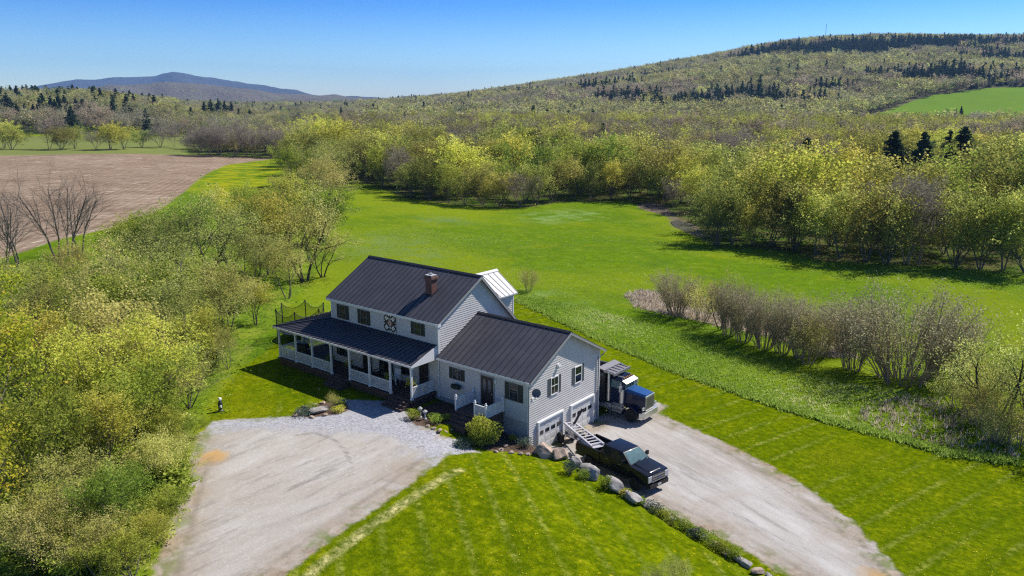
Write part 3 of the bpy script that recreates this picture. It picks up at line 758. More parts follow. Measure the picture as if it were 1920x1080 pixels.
lab = {'olive': 'olive brown budding tree among others in the thicket left of the drive', 'green': 'fresh green leafing tree among others in the thicket left of the drive',
       'yellow': 'yellow green leafing tree among others in the thicket left of the drive', 'sparse': 'thinly leaved dark branched tree in the thicket left of the drive'}
for i, (px, py, top) in enumerate(TH):
    k = pk[int(rng.integers(0, 7))]
    if py > 820: k = ['green_a', 'yellow_a', 'green_a', 'olive_a'][int(rng.integers(0, 4))]
    by_px('tree', k, px, py, top, lab[k.split('_')[0]], group='%s trees of the left thicket' % k.split('_')[0], tilt=4, wide=rng.uniform(1.0, 1.25))
by_px('tree', 'sparse_a', 388, 560, 330, 'large forked dark branched tree standing mid thicket left of the house roof', wide=1.25)
by_px('tree', 'sparse_a', 572, 528, 325, 'dark forked tree at the right edge of the thicket beyond the house roof', wide=1.1, rz=1.)
by_px('tree', 'sparse_a', 245, 770, 585, 'dark leaning branched tree low in the thicket beside the gravel yard', wide=1.2, rz=3.)
# hedgerow trees beyond
for px, py, top in [(588, 330, 232), (625, 330, 218), (566, 312, 228), (612, 305, 214), (642, 302, 214), (545, 318, 252), (600, 345, 268)]:
    by_px('tree', ['belt_yellow_2', 'belt_yellow_3', 'belt_yellow_2', 'belt_olive_0'][int(rng.integers(0, 4))], px, py, top, 'yellow green tree in the hedgerow past the thicket', group='yellow green hedgerow trees', wide=1.1)
# leafy growth right along the edge of the gravel yard
for px, py, top, k in [(318, 985, 905, 'green_a'), (292, 1045, 960, 'yellow_a'), (336, 915, 850, 'green_a'), (350, 868, 812, 'olive_b'), (262, 1085, 985, 'green_a'), (366, 826, 775, 'green_a'), (205, 1085, 965, 'olive_a')]:
    by_px('sapling', k, px-14, py, top, 'small leafy sapling at the very edge of the gravel yard', 'tree', 'saplings edging the gravel yard', wide=1.5)
# low bushes on the bank
for k in range(78):
    if k < 56: px = rng.uniform(20, 330); py = rng.uniform(760, 1075)
    else: px = rng.uniform(330, 560); py = rng.uniform(540, 830)
    g = G(px, py)
    if sdist(g[0:1], g[1:2], PL['thicket'])[0] < 1.0: continue
    kk = ['bush_a', 'bush_a', 'bush_b'][int(rng.integers(0, 3))]
    plant('bush', kk, g[0], g[1], rng.uniform(1.0, 2.6), 'low leafy bush on the bank between thicket and drive', 'bush', 'low bushes of the left bank', wide=1.3)

# ---- shrub row and trees right of the lawn
GV = 'leafless grey willow clumps between lawn and meadow'
row = [(1268, 590, 503, 'vase_b', 1.1), (1318, 603, 522, 'brush_a', .9), (1395, 640, 528, 'vase_b', .8), (1432, 652, 538, 'vase_a', .7), (1468, 662, 545, 'vase_b', .75), (1500, 672, 548, 'vase_b', .7), (1535, 668, 562, 'vase_a', .7),
       (1368, 628, 520, 'vase_b', .75), (1575, 660, 575, 'vase_b', .8)]
for px, py, top, k, w in row:
    by_px('willow_clump', k, px, py, top, 'grey leafless shrub clump in the row between lawn and meadow', 'shrub', GV, wide=w)
by_px('willow_clump', 'vase_b', 1600, 693, 540, 'upright leafless grey shrub left of the widest clump', 'shrub', GV+' (tall)', wide=.72)
by_px('willow_clump', 'vase_a', 1690, 716, 533, 'widest leafless grey shrub fanning out from a dark base beyond the lawn', 'shrub', wide=1.12, rz=.4)
by_px('willow_clump', 'vase_a', 1770, 712, 560, 'leafless grey shrub right of the widest clump', 'shrub', wide=.8, rz=2)
by_px('small_tree', 'sparse_a', 1350, 618, 486, 'small thin dark stemmed tree rising from the grey shrub row', 'tree', wide=.7)
by_px('small_tree', 'brush_a', 1515, 684, 585, 'small olive tree standing in front of the grey shrub row', 'tree', wide=.7)
by_px('tree', 'sparse_a', 1872, 800, 548, 'tall twiggy olive tree at the right edge beside the lawn', wide=.85)
by_px('tree', 'sparse_a', 1940, 830, 585, 'dense olive tree cut by the right edge beside the lawn', wide=.9)
for px, py, top in [(1835, 800, 715), (1870, 830, 755), (1910, 838, 740), (1800, 770, 690), (1850, 770, 650)]:
    by_px('brush', 'brush_a', px, py, top, 'tangled olive brush at the foot of the shrubs right of the lawn', 'shrub', 'tangled brush right of the lawn', wide=1.1)
by_px('small_tree', 'brush_a', 992, 546, 497, 'small pale budding tree standing alone in the meadow behind the house', 'tree', wide=.8)
for px, py, top in [(1268, 1092, 1040), (1230, 1110, 1060)]:
    by_px('brush', 'brush_a', px, py, top, 'thin twiggy bush at the bottom edge of the lawn', 'shrub', 'thin twiggy bushes at the bottom of the lawn', wide=.9)

# ---- wood beyond the meadow: the nearest few hundred one by one
def scatter(x0, x1, y0, y1, s, inside, jitter=.45):
    X, Y = np.meshgrid(np.arange(x0, x1, s), np.arange(y0, y1, s)); X = X.ravel(); Y = Y.ravel()
    X = X+rng.uniform(-jitter, jitter, len(X))*s; Y = Y+rng.uniform(-jitter, jitter, len(Y))*s
    m = inside(X, Y); return X[m], Y[m]
wl = {'olive': 'olive budding tree in the wood beyond the meadow', 'yellow': 'yellow green leafing tree in the wood beyond the meadow',
      'green': 'green leafing tree in the wood beyond the meadow', 'bare': 'leafless grey brown tree in the wood beyond the meadow'}
PLANTED = []
# a clear space in front of each dark conifer, so that it shows as in the photo
CLEAR = np.array([(q+(q-CAM)*0)[:2] for q in [G(x, y) for x, y in [(1505, 365), (1667, 362), (1722, 365), (1768, 362), (1795, 360), (1010, 330), (1440, 330)]]])
def belt_tree(x, y, k, H, wide=1.05, label=None):
    kind = k.split('_')[1]
    PLANTED.append((x, y))
    plant('tree', k, x, y, H, label or wl[kind], 'tree', None if label else '%s trees of the wood beyond the meadow' % kind, tilt=5, wide=wide)
# edge row along the meadow, set one by one
EDGE = [(662, 338, 250, 'belt_olive_0'), (690, 346, 245, 'belt_olive_1'), (716, 352, 262, 'belt_yellow_2'), (745, 365, 268, 'belt_bare_0'), (772, 373, 300, 'belt_yellow_3'), (805, 378, 292, 'belt_olive_1'), (842, 383, 296, 'belt_yellow_2'),
        (872, 387, 318, 'belt_olive_0'), (905, 388, 300, 'belt_olive_1'), (940, 390, 312, 'belt_yellow_3'), (975, 391, 318, 'belt_bare_1'), (1005, 388, 300, 'belt_olive_1'), (1040, 381, 292, 'belt_yellow_3'), (1075, 377, 285, 'belt_olive_0'),
        (1110, 377, 300, 'belt_olive_1'), (1145, 377, 292, 'belt_yellow_2'), (1180, 376, 300, 'belt_olive_1'), (1225, 382, 305, 'belt_yellow_3'), (1262, 392, 330, 'belt_bare_1'), (1345, 462, 345, 'belt_olive_1'),
        (1372, 460, 318, 'belt_olive_0'), (1412, 463, 372, 'belt_yellow_2'), (1445, 464, 322, 'belt_yellow_3'), (1490, 470, 335, 'belt_olive_1'), (1530, 482, 352, 'belt_yellow_2'), (1575, 488, 338, 'belt_olive_0'), (1625, 492, 352, 'belt_olive_1'),
        (1660, 497, 340, 'belt_olive_1'), (1700, 497, 322, 'belt_bare_1'), (1722, 499, 315, 'belt_bare_0'), (1790, 503, 360, 'belt_olive_1'), (1838, 508, 345, 'belt_olive_0'), (1880, 510, 352, 'belt_yellow_2'), (1925, 515, 340, 'belt_olive_1')]
for px, py, top, k in EDGE:
    g, H = h_for(px, py-3, top); belt_tree(g[0], g[1], k, H, 1.12 if H < 10 else 1.0)
BIG = [(1010, 330, 218, 'belt_green_4', 'large round olive green tree rising above the wood'), (1440, 330, 232, 'belt_yellow_2', 'tall pale yellow green tree above the wood below the hill'),
       (1745, 392, 300, 'belt_yellow_3', 'bright yellow tree in front of the dark conifers'), (1830, 372, 282, 'belt_yellow_3', 'bright yellow spreading tree right of the dark conifers')]
for px, py, top, k, lb in BIG:
    g, H = h_for(px, py, top); belt_tree(g[0], g[1], k, H, 1.15, lb)
PIN = [(1505, 365, 258, 'pine_a'), (1667, 362, 244, 'pine_a'), (1722, 365, 246, 'pine_a'), (1768, 362, 244, 'pine_b'), (1795, 360, 236, 'pine_a'), (878, 268, 222, 'pine_b'), (1297, 318, 262, 'pine_b'), (1372, 322, 285, 'pine_a'), (905, 262, 228, 'pine_b'), (1452, 262, 222, 'pine_b'), (1124, 262, 218, 'pine_b')]
for px, py, top, k in PIN:
    g, H = h_for(px, py, top); PLANTED.append((g[0], g[1]))
    plant('conifer', k, g[0], g[1], H, 'dark green conifer standing among pale trees in the wood', 'tree', 'dark conifers in the wood', wide=1.35)
WX, WY = scatter(-420, 330, 60, 620, 9.0, lambda X, Y: (sdist(X, Y, PL['wood']) > 5))
D, S, PX = polar(WX, WY)
m = (PX > 600) & (PX < 2020); WX, WY, D = WX[m], WY[m], D[m]
pp = np.array(PLANTED)
def hides(a, b):
    for c in CLEAR:
        v = CAM[:2]-c; L = np.hypot(*v); v = v/L; s_ = (a-c[0])*v[0]+(b-c[1])*v[1]; w_ = abs(-(a-c[0])*v[1]+(b-c[1])*v[0])
        if 0 < s_ < 72 and w_ < 6.5: return True
    return False
far_enough = np.array([np.hypot(pp[:, 0]-a, pp[:, 1]-b).min() > 5.0 and not hides(a, b) for a, b in zip(WX, WY)])
WX, WY, D = WX[far_enough], WY[far_enough], D[far_enough]
o = np.argsort(D); WX, WY, D = WX[o], WY[o], D[o]
NB = 215
def belt_kind(x, y):
    f = wob(np.array([x]), np.array([y]), 26, 77)[0]+rng.normal(0, .7)
    if f > 1.3: return 'belt_bare_%d' % rng.integers(0, 2)
    if f > .3: return ['belt_olive_0', 'belt_olive_1'][int(rng.integers(0, 2))]
    if f > -.9: return ['belt_yellow_2', 'belt_yellow_3', 'belt_olive_1'][int(rng.integers(0, 3))]
    return ['belt_green_4', 'belt_yellow_2', 'belt_olive_0'][int(rng.integers(0, 3))]
for x, y in zip(WX[:NB], WY[:NB]):
    belt_tree(x, y, belt_kind(x, y), rng.uniform(8., 19), rng.uniform(1.0, 1.35))
# tree row and brown grove at the far side of the ploughed field
GL = 'small trees in a row beyond the ploughed field'
for px, py, top, k in [(22, 281, 236, 'belt_yellow_3'), (8, 278, 232, 'belt_yellow_2'), (92, 280, 222, 'belt_bare_0'), (116, 281, 245, 'belt_olive_1'), (180, 280, 250, 'belt_bare_1'), (207, 281, 234, 'belt_yellow_2'), (232, 280, 241, 'belt_olive_0'), (267, 277, 248, 'belt_green_4'), (300, 277, 240, 'belt_bare_1'), (328, 276, 243, 'belt_bare_0'), (140, 279, 240, 'belt_olive_0')]:
    by_px('tree', k, px, py, top-9, 'small %s tree in the row beyond the ploughed field' % {'yellow': 'yellow green', 'bare': 'grey leafless', 'olive': 'olive', 'green': 'green'}[k.split('_')[1]], group=GL+' '+k.split('_')[1], wide=1.35)
for px, py, top in [(372, 292, 238), (392, 293, 232), (415, 294, 238), (440, 294, 228), (462, 294, 236), (485, 295, 240), (508, 295, 236), (530, 296, 238), (402, 285, 226), (450, 284, 222), (500, 285, 226)]:
    by_px('tree', ['belt_bare_0', 'belt_bare_1'][int(rng.integers(0, 2))], px, py, top, 'brown leafless tree in the grove at the field corner', group='brown trees of the grove at the field corner', wide=1.3)
by_px('conifer', 'pine_a', 138, 252, 198, 'large dark spruce standing before the far wood left', 'tree', wide=1.3)
for px, py, top in [(385, 228, 190), (398, 230, 186), (412, 228, 184), (424, 230, 188), (436, 229, 190)]:
    by_px('conifer', 'pine_b', px, py, top, 'dark pine in the clump above the field corner grove', 'tree', 'dark pines above the field corner grove', wide=1.4)
for px, py, top in [(1683, 232, 214), (1702, 231, 215), (1775, 228, 204), (1800, 226, 198), (1790, 228, 203)]:
    by_px('conifer', 'pine_b', px, py, top, 'dark conifer along the lower edge of the hill field', 'tree', 'conifers along the hill field', wide=1.1)

# ---- far woods, one mass of each kind
def woods(name, proto, X, Y, Hs, parts, label, wide=1.0):
    """thousands of far-off trees: points that carry the tree mesh"""
    n = len(X); P = PROTO[proto]
    me = bpy.data.meshes.new(name); me.vertices.add(n)
    me.vertices.foreach_set('co', np.stack([X, Y, hgt(X, Y)], -1).astype(np.float32).ravel())
    a = me.attributes.new('sc', 'FLOAT', 'POINT'); a.data.foreach_set('value', (np.asarray(Hs)/P['H']).astype(np.float32))
    a = me.attributes.new('rz', 'FLOAT', 'POINT'); a.data.foreach_set('value', rng.uniform(0, 6.28, n).astype(np.float32))
    o = link_mesh(name, me); tag(o, label, 'woods', kind='stuff')
    if proto not in NAMED:
        src = P['trunk'].copy(); bm = bmesh.new(); bm.from_mesh(P['trunk'])
        V0 = np.zeros(len(P['trunk'].vertices)*3, np.float32); P['trunk'].vertices.foreach_get('co', V0)
        V1 = np.zeros(len(P['crown'].vertices)*3, np.float32); P['crown'].vertices.foreach_get('co', V1)
        def fcs(mm):
            L = np.zeros(len(mm.loops), np.int32); mm.loops.foreach_get('vertex_index', L); return L.reshape(-1, 4)
        F0, F1 = fcs(P['trunk']), fcs(P['crown'])+len(V0)//3
        v = np.zeros(len(F1), np.float32); P['crown'].attributes['v'].data.foreach_get('value', v)
        jm = np_mesh(proto+'_whole', np.vstack([V0.reshape(-1, 3), V1.reshape(-1, 3)]), np.vstack([F0, F1]), [P['trunk'].materials[0], P['crown'].materials[0]],
                     np.r_[np.zeros(len(F0)), np.ones(len(F1))], attrs={'v': ('FACE', np.r_[np.zeros(len(F0)), v])})
        bm.free(); NAMED[proto] = bpy.data.objects.new(proto+'_whole', jm)
    ng = bpy.data.node_groups.new(name, 'GeometryNodeTree')
    ng.interface.new_socket('Geometry', in_out='INPUT', socket_type='NodeSocketGeometry')
    ng.interface.new_socket('Geometry', in_out='OUTPUT', socket_type='NodeSocketGeometry')
    N = ng.nodes; gi = N.new('NodeGroupInput'); go = N.new('NodeGroupOutput')
    iop = N.new('GeometryNodeInstanceOnPoints'); ob = N.new('GeometryNodeObjectInfo'); ob.inputs['Object'].default_value = NAMED[proto]
    def at(nm):
        q = N.new('GeometryNodeInputNamedAttribute'); q.data_type = 'FLOAT'; q.inputs['Name'].default_value = nm; return q.outputs[0]
    cx = N.new('ShaderNodeCombineXYZ'); ng.links.new(at('rz'), cx.inputs[2])
    cs = N.new('ShaderNodeCombineXYZ'); s = at('sc')
    mw = N.new('ShaderNodeMath'); mw.operation = 'MULTIPLY'; ng.links.new(s, mw.inputs[0]); mw.inputs[1].default_value = wide
    ng.links.new(mw.outputs[0], cs.inputs[0]); ng.links.new(mw.outputs[0], cs.inputs[1]); ng.links.new(s, cs.inputs[2])
    ng.links.new(gi.outputs[0], iop.inputs['Points']); ng.links.new(ob.outputs['Geometry'], iop.inputs['Instance'])
    ng.links.new(cx.outputs[0], iop.inputs['Rotation']); ng.links.new(cs.outputs[0], iop.inputs['Scale'])
    ng.links.new(iop.outputs[0], go.inputs[0])
    md = o.modifiers.new('woods', 'NODES'); md.node_group = ng
    return o
# the rest of the wood beyond the meadow and the far flat woodland
fx, fy = WX[NB:], WY[NB:]
fX, fY = scatter(-1900, 900, 60, 2300, 11.5, lambda X, Y: np.ones(len(X), bool))
D, S, PX = polar(fX, fY)
okz = (PX > -150) & (PX < 760) & (D > 330) & (D < 2500)
okz &= (sdist(fX, fY, PL['far_meadow']) < -4) & (sdist(fX, fY, PL['plough']) < -4) & (sdist(fX, fY, PL['wood']) < 3) & (sdist(fX, fY, PL['hedge_meadow']) < -3)
okz &= ~((PX > 360) & (PX < 640) & (D < 360)) & ~((PX < 360) & (D < 560))
okz &= (D < 900) | (rng.uniform(0, 1, len(D)) < .55)
fX, fY = fX[okz], fY[okz]
AXY = np.r_[fx, fX], np.r_[fy, fY]
D, S, PX = polar(*AXY)
sel = rng.uniform(0, 1, len(D)); patch = wob(AXY[0], AXY[1], 40, 91)
pineP = np.where((PX < 260) & (D > 600), .42, np.where(D < 700, .015, .06))*(patch > -.6)
kind = np.where(sel < pineP, 4, np.where(patch+rng.normal(0, .5, len(D)) > .8, 3, rng.integers(0, 3, len(D))))
nearw = (D < 700) & (PX > 560)
for k in range(4):
    mk = nearw & (kind == k)
    woods('wood', 'wood_%d' % k, AXY[0][mk], AXY[1][mk], rng.uniform(9, 20, mk.sum()), None, ['round olive and yellow trees further back in the wood', 'leafing trees of the deeper wood below the hill', 'spreading pale trees of the deeper wood', 'brown leafless trees of the deeper wood'][k], 1.3)
for k in range(5):
    mk = (kind == k) & ~(nearw & (kind < 4))
    woods('distant_pines' if k == 4 else 'distant_wood', 'far_pine' if k == 4 else 'far_%d' % k, AXY[0][mk], AXY[1][mk], rng.uniform(8, 16, mk.sum())*np.where(PX[mk] < 330, 1.35, 1)*(1.15 if k == 4 else 1), None,
          ['mixed pale and olive trees of the far valley wood', 'mixed budding trees filling the far valley wood', 'mixed leafing trees deep in the far valley wood', 'brown leafless trees of the far valley wood', 'dark pines scattered in the far valley wood'][k], 1.3)
# forest on the hill
hX, hY = scatter(-1500, 3200, 300, 3300, 12., lambda X, Y: np.ones(len(X), bool))
D, S, PX = polar(hX, hY)
ok = (D > 640) & (D < 2480) & (PX > 680) & (PX < 2060)
hX, hY, D, PX = hX[ok], hY[ok], D[ok], PX[ok]
HF2 = poly_px([(1560, 246), (1640, 244), (1720, 243), (1930, 240), (2300, 238), (2300, 150), (1925, 163), (1830, 168), (1750, 178), (1700, 193), (1660, 208), (1590, 226)])
ok = (sdist(hX, hY, PL['hillfield']) < -3) & (sdist(hX, hY, HF2) < 0) & (sdist(hX, hY, PL['hillpatch']) < -8)
# the strip below the hill field stays low so that the field shows
hX, hY, D, PX = hX[ok], hY[ok], D[ok], PX[ok]
patch = wob(hX, hY, 110, 55); p2 = wob(hX, hY, 60, 66)
upper = sstep(1300, 2100, D)*sstep(1150, 1450, PX)
stand = np.zeros(len(hX))
for px_, py_, r_ in [(1470, 100, 110), (1560, 98, 120), (1650, 92, 120), (1740, 88, 120), (1830, 85, 120), (1900, 88, 100), (1345, 198, 60), (1400, 192, 65), (1290, 210, 50), (1740, 152, 70), (1820, 150, 80), (1890, 145, 70), (1880, 118, 80), (1120, 172, 60), (980, 182, 50), (1240, 150, 60), (1660, 150, 50), (1560, 175, 40), (760, 195, 60), (1180, 196, 40), (1480, 205, 40)]:
    g_ = G(px_, py_); stand = np.maximum(stand, 1-np.hypot(hX-g_[0], hY-g_[1])/(r_*1.75))
pine = (stand*2.4+.35*p2+rng.normal(0, .42, len(D))) > 1.05
brown = (~pine) & ((patch+rng.normal(0, .6, len(D))) > .65)
for nm, pr, mk, lb in [('hill_forest', 'hill_0', ~pine & ~brown, 'pale green and olive forest covering the hill'), ('hill_forest', 'hill_1', brown, 'brown leafless forest patches on the hill'), ('hill_pines', 'hill_pine', pine, 'dark evergreen patches of the hill forest')]:
    woods(nm, pr, hX[mk], hY[mk], rng.uniform(9, 20, mk.sum())*(1.15 if pr == 'hill_pine' else 1), None, lb, 1.25)
# ================================================================ FARMHOUSE
def siding_mat():
    t = NT('grey_vinyl_siding'); p = t.n('ShaderNodeTexCoord').outputs['Object']
    f = t.noise(1.2, 5, .6, p)
    c = t.mix(t.rng(f, .3, .7), (.52, .49, .465), (.59, .56, .535))
    c = t.mix(t.rng(t.noise(.5, 4, .6, t.mapping(p, (1, 1, .2))), .5, .75, 0, .25), c, (.45, .43, .41))
    t.principled(c, .5, 0, .35)
    return t.m
M_SID = siding_mat()
M_TRIM = plain('white_trim', (.70, .70, .69), .45, var=.05)
M_RAIL = plain('white_vinyl_rail', (.70, .71, .72), .4, var=.04)
def roof_mat(name, col, rough, spec=.5):
    t = NT(name); p = t.n('ShaderNodeTexCoord').outputs['Object']
    f = t.noise(.7, 5, .65, p); g = t.noise(9, 4, .6, p)
    c = t.mix(t.rng(f, .3, .7), tuple(x*.86 for x in col), tuple(x*1.14 for x in col))
    c = t.mix(t.rng(g, .5, .8, 0, .2), c, tuple(min(1, x*1.5) for x in col))
    t.principled(c, t.rng(f, .3, .7, rough-.06, rough+.08), 0.0, spec, t.bump(f, .12, .05))
    return t.m
M_ROOF = roof_mat('charcoal_metal_roof', (.060, .059, .067), .46, .45)
M_ROOFE = roof_mat('pale_metal_roof', (.42, .42, .43), .5, .3)
M_SEAM = plain('roof_seam', (.026, .025, .038), .5, var=.2)
M_RIDGE = plain('dark_ridge_metal', (.020, .020, .026), .5, var=.2)
M_FASC = plain('fascia', (.30, .30, .30), .5)
def glass(name, col=(.010, .013, .016), rough=.04):
    t = NT(name); p = t.n('ShaderNodeTexCoord').outputs['Object']
    t.principled(t.mix(t.noise(2.2, 3, .5, p), tuple(x*.5 for x in col), tuple(x*1.8 for x in col)), rough, 0, .5, t.bump(t.noise(1.5, 2, .5, p), .04, .02))
    return t.m
M_GLASS = glass('window_glass')
M_SHUT = plain('shutter_dark_green', (.020, .027, .026), .5, var=.25)
M_SHUT_LIT = plain('shutter_green_sunlit_tone', (.075, .085, .085), .5, var=.2)  # same dark green shutters, the gable's sunlight mixed into the colour
M_FR_SHADE = plain('window_frame_shaded_tone', (.10, .105, .11), .5)  # front frames darkened in colour to carry that wall's shade
M_DOOR = plain('dark_door', (.016, .014, .016), .45, var=.25)
M_DECK = plain('deck_boards', (.085, .055, .045), .75, var=.3, scale=3)
M_CONC = plain('concrete', (.36, .37, .37), .85, var=.2, bump=.3)
M_BLACK = plain('black_metal', (.012, .012, .013), .45, var=.2)
M_CHROME = plain('bright_metal', (.60, .59, .56), .36, .75, var=.12, scale=12)
M_WHITE = plain('white_paint', (.72, .72, .71), .5, var=.05)

house = empty('farmhouse', (0, 0, 0), 0, 'grey sided farmhouse with dark metal roofs, wraparound porch and a garage wing', 'house')
def clapboards(mb, poly, axis, c, out, z0, step=.165, lip=.028):
    """lapped boards over a convex wall outline; poly holds (s, z); the wall lies at axis=c and faces out"""
    P = np.array(poly); z1 = P[:, 1].max()
    def span(z):
        xs = []
        n = len(P)
        for i in range(n):
            a, b = P[i], P[(i+1) % n]
            if (a[1]-z)*(b[1]-z) <= 0 and abs(a[1]-b[1]) > 1e-9:
                xs.append(a[0]+(b[0]-a[0])*(z-a[1])/(b[1]-a[1]))
        return (min(xs), max(xs)) if len(xs) > 1 else None
    z = z0
    while z < z1-.01:
        zt = min(z+step, z1-.004)
        a, b = span(z+.001), span(zt-.001)
        if a and b:
            pt = (lambda s, o, zz: (s, c+out*o, zz)) if axis == 'y' else (lambda s, o, zz: (c+out*o, s, zz))
            vs = [pt(a[0], lip, z), pt(a[1], lip, z), pt(b[1], .002, zt), pt(b[0], .002, zt), pt(a[0], 0, z), pt(a[1], 0, z)]
            mb.add(vs, [(0, 1, 2, 3), (4, 5, 1, 0)])
        z += step
# --- main block: x -12.15..0, y 0..8.75 ; wing: x 0..8.32, y 0..8.75
MX0, WXE, DEP = -12.15, 8.32, 8.75
KF, KB, KW = .5667, 1.0, .521
ZR_M, YR_M = 10.79, 4.52
ZR_W, YR_W = 7.96, 4.377
def zmain(y): return ZR_M-(YR_M-y)*KF if y < YR_M else ZR_M-(y-YR_M)*KB
def zwing(y): return ZR_W-abs(y-YR_W)*KW
T = .10
mb = MB()
# core of the walls (a solid just behind the boards)
mb.prism_x([(0.02, 1.2), (DEP-.02, 1.2), (DEP-.02, zmain(DEP)-T-.05), (YR_M, ZR_M-T-.05), (.02, zmain(.02)-T-.05)], MX0+.02, -.02)
clapboards(mb, [(MX0, 2.3), (0, 2.3), (0, zmain(0)-T), (MX0, zmain(0)-T)], 'y', 0.0, -1, 2.45)
gm = [(0, 2.3), (DEP, 2.3), (DEP, zmain(DEP)-T), (YR_M, ZR_M-T), (0, zmain(0)-T)]
clapboards(mb, gm, 'x', 0.0, 1, 4.9)
clapboards(mb, gm, 'x', MX0, -1, 2.45)
clapboards(mb, [(MX0, 1.5), (0, 1.5), (0, zmain(DEP)-T), (MX0, zmain(DEP)-T)], 'y', DEP, 1, 2.0)
w = mb.build('wall', M_SID, house, fix=False)
mb = MB()
mb.prism_x([(0.02, -.4), (DEP-.02, -.4), (DEP-.02, zwing(DEP)-T-.05), (YR_W, ZR_W-T-.05), (.02, zwing(.02)-T-.05)], .02, WXE-.02)
clapboards(mb, [(0.03, 2.45), (WXE, 2.45), (WXE, zwing(0)-T), (0.03, zwing(0)-T)], 'y', 0.0, -1, 2.47)
gw = [(0, -.1), (DEP, -.1), (DEP, zwing(DEP)-T), (YR_W, ZR_W-T), (0, zwing(0)-T)]
clapboards(mb, gw, 'x', WXE, 1, .06)
clapboards(mb, [(0.03, 0), (WXE, 0), (WXE, zwing(DEP)-T), (0.03, zwing(DEP)-T)], 'y', DEP, 1, .4)
mb.build('wing_wall', M_SID, house, fix=False)
mb = MB(); mb.box(0.03, WXE-.06, -.012, .3, .2, 2.44); mb.box(MX0+.1, -.05, -.012, .3, 1.2, 2.44)
mb.build('foundation', M_CONC, house)
# corner boards, frieze boards
for b_ in [(WXE-.07, WXE+.04, -.035, .085, .0, zwing(0)-T-.02), (WXE-.07, WXE+.04, DEP-.085, DEP+.035, .0, zwing(DEP)-T-.02), (-.07, .035, -.04, .08, 5.6, zmain(0)-T-.02), (MX0-.035, MX0+.08, -.04, .08, 2.3, zmain(0)-T-.02)]:
    mb = MB(); mb.box(*b_); mb.build('corner_board', M_TRIM, house)
mb = MB(); mb.box(MX0+.08, -.07, -.035, .0, zmain(0)-T-.20, zmain(0)-T-.04); mb.build('frieze_board', M_TRIM, house)
mb = MB(); mb.box(.05, WXE-.07, -.035, .0, zwing(0)-T-.18, zwing(0)-T-.05); mb.build('frieze_board', M_TRIM, house)

def sheet_roof(name, corners, mat, thick=.10, seam=.52, seam_mat='dark', parent=house, rib=.045, skip_ends=.12):
    """corners: eave left, eave right, ridge right, ridge left; ribs run up the slope"""
    e0, e1, r1, r0 = [Vector(c) for c in corners]
    n = (e1-e0).cross(r0-e0).normalized()
    if n.z < 0: n = -n
    mb = MB(); mb.mat(mat)
    dn = Vector((0, 0, -thick))
    mb.hexa([e0+dn, e1+dn, r1+dn, r0+dn], [e0, e1, r1, r0])
    if seam_mat: mb.mat(M_SEAM if seam_mat == 'dark' else seam_mat)
    L = (e1-e0).length; k = max(2, int(L/seam))
    for i in range(k+1):
        f = min(max(i/k, .03/L), 1-.03/L)
        a = e0+(e1-e0)*f; b = r0+(r1-r0)*f
        if (b-a).length < .3: continue
        d = (b-a).normalized(); a2 = a+d*.01; b2 = b-d*skip_ends
        mb.bar(a2+n*(rib*.5-.004), b2+n*(rib*.5-.004), .05, rib, up=n)
    return mb.build(name, None, parent)
O = .30; OW = .38
# main roof, two slopes
sheet_roof('roof', [(MX0-O, -.28, zmain(-.28)), (O, -.28, zmain(-.28)), (O, YR_M, ZR_M), (MX0-O, YR_M, ZR_M)], M_ROOF)
sheet_roof('roof', [(O, 9.0, zmain(9.0)), (MX0-O, 9.0, zmain(9.0)), (MX0-O, YR_M+.004, ZR_M), (O, YR_M+.004, ZR_M)], M_ROOF)
sheet_roof('roof', [(.045, -.30, zwing(-.30)), (WXE+OW, -.30, zwing(-.30)), (WXE+OW, YR_W, ZR_W), (.045, YR_W, ZR_W)], M_ROOF)
sheet_roof('roof', [(WXE+OW, DEP+.3, zwing(DEP+.3)), (.045, DEP+.3, zwing(DEP+.3)), (.045, YR_W+.004, ZR_W), (WXE+OW, YR_W+.004, ZR_W)], M_ROOF)
def ridge_cap(x0, x1, y, z, kf, kb):
    mb = MB(); a = .17
    mb.prism_x([(y-a, z-a*kf+.045), (y, z+.06), (y+a, z-a*kb+.045), (y+a, z-a*kb+.075), (y, z+.09), (y-a, z-a*kf+.075)], x0, x1)
    mb.build('ridge_cap', M_RIDGE, house)
ridge_cap(MX0-O-.02, O+.02, YR_M, ZR_M, KF, KB)
ridge_cap(.05, WXE+OW+.02, YR_W, ZR_W, KW, KW)
# rake and eave fascia
for x in (MX0-O-.025, O+.004):
    mb = MB(); mb.hexa([(x, -.28, zmain(-.28)-.2), (x+.022, -.28, zmain(-.28)-.2), (x+.022, YR_M, ZR_M-.22), (x, YR_M, ZR_M-.22)], [(x, -.28, zmain(-.28)-.015), (x+.022, -.28, zmain(-.28)-.015), (x+.022, YR_M, ZR_M-.015), (x, YR_M, ZR_M-.015)])
    mb.build('rake_board', M_FASC, house); mb = MB()
    mb.hexa([(x, YR_M+.002, ZR_M-.24), (x+.022, YR_M+.002, ZR_M-.24), (x+.022, 9.0, zmain(9)-.24), (x, 9.0, zmain(9)-.24)], [(x, YR_M+.002, ZR_M-.015), (x+.022, YR_M+.002, ZR_M-.015), (x+.022, 9.0, zmain(9)-.015), (x, 9.0, zmain(9)-.015)]); mb.build('rake_board', M_FASC, house)
x = WXE+OW+.004
for ya, yb in ((-.30, YR_W), (YR_W+.002, DEP+.3)):
    za, zb = zwing(ya), zwing(yb)
    mb = MB(); mb.hexa([(x, ya, za-.2), (x+.022, ya, za-.2), (x+.022, yb, zb-.2), (x, yb, zb-.2)], [(x, ya, za-.015), (x+.022, ya, za-.015), (x+.022, yb, zb-.015), (x, yb, zb-.015)]); mb.build('rake_board', M_FASC, house)
mb = MB()
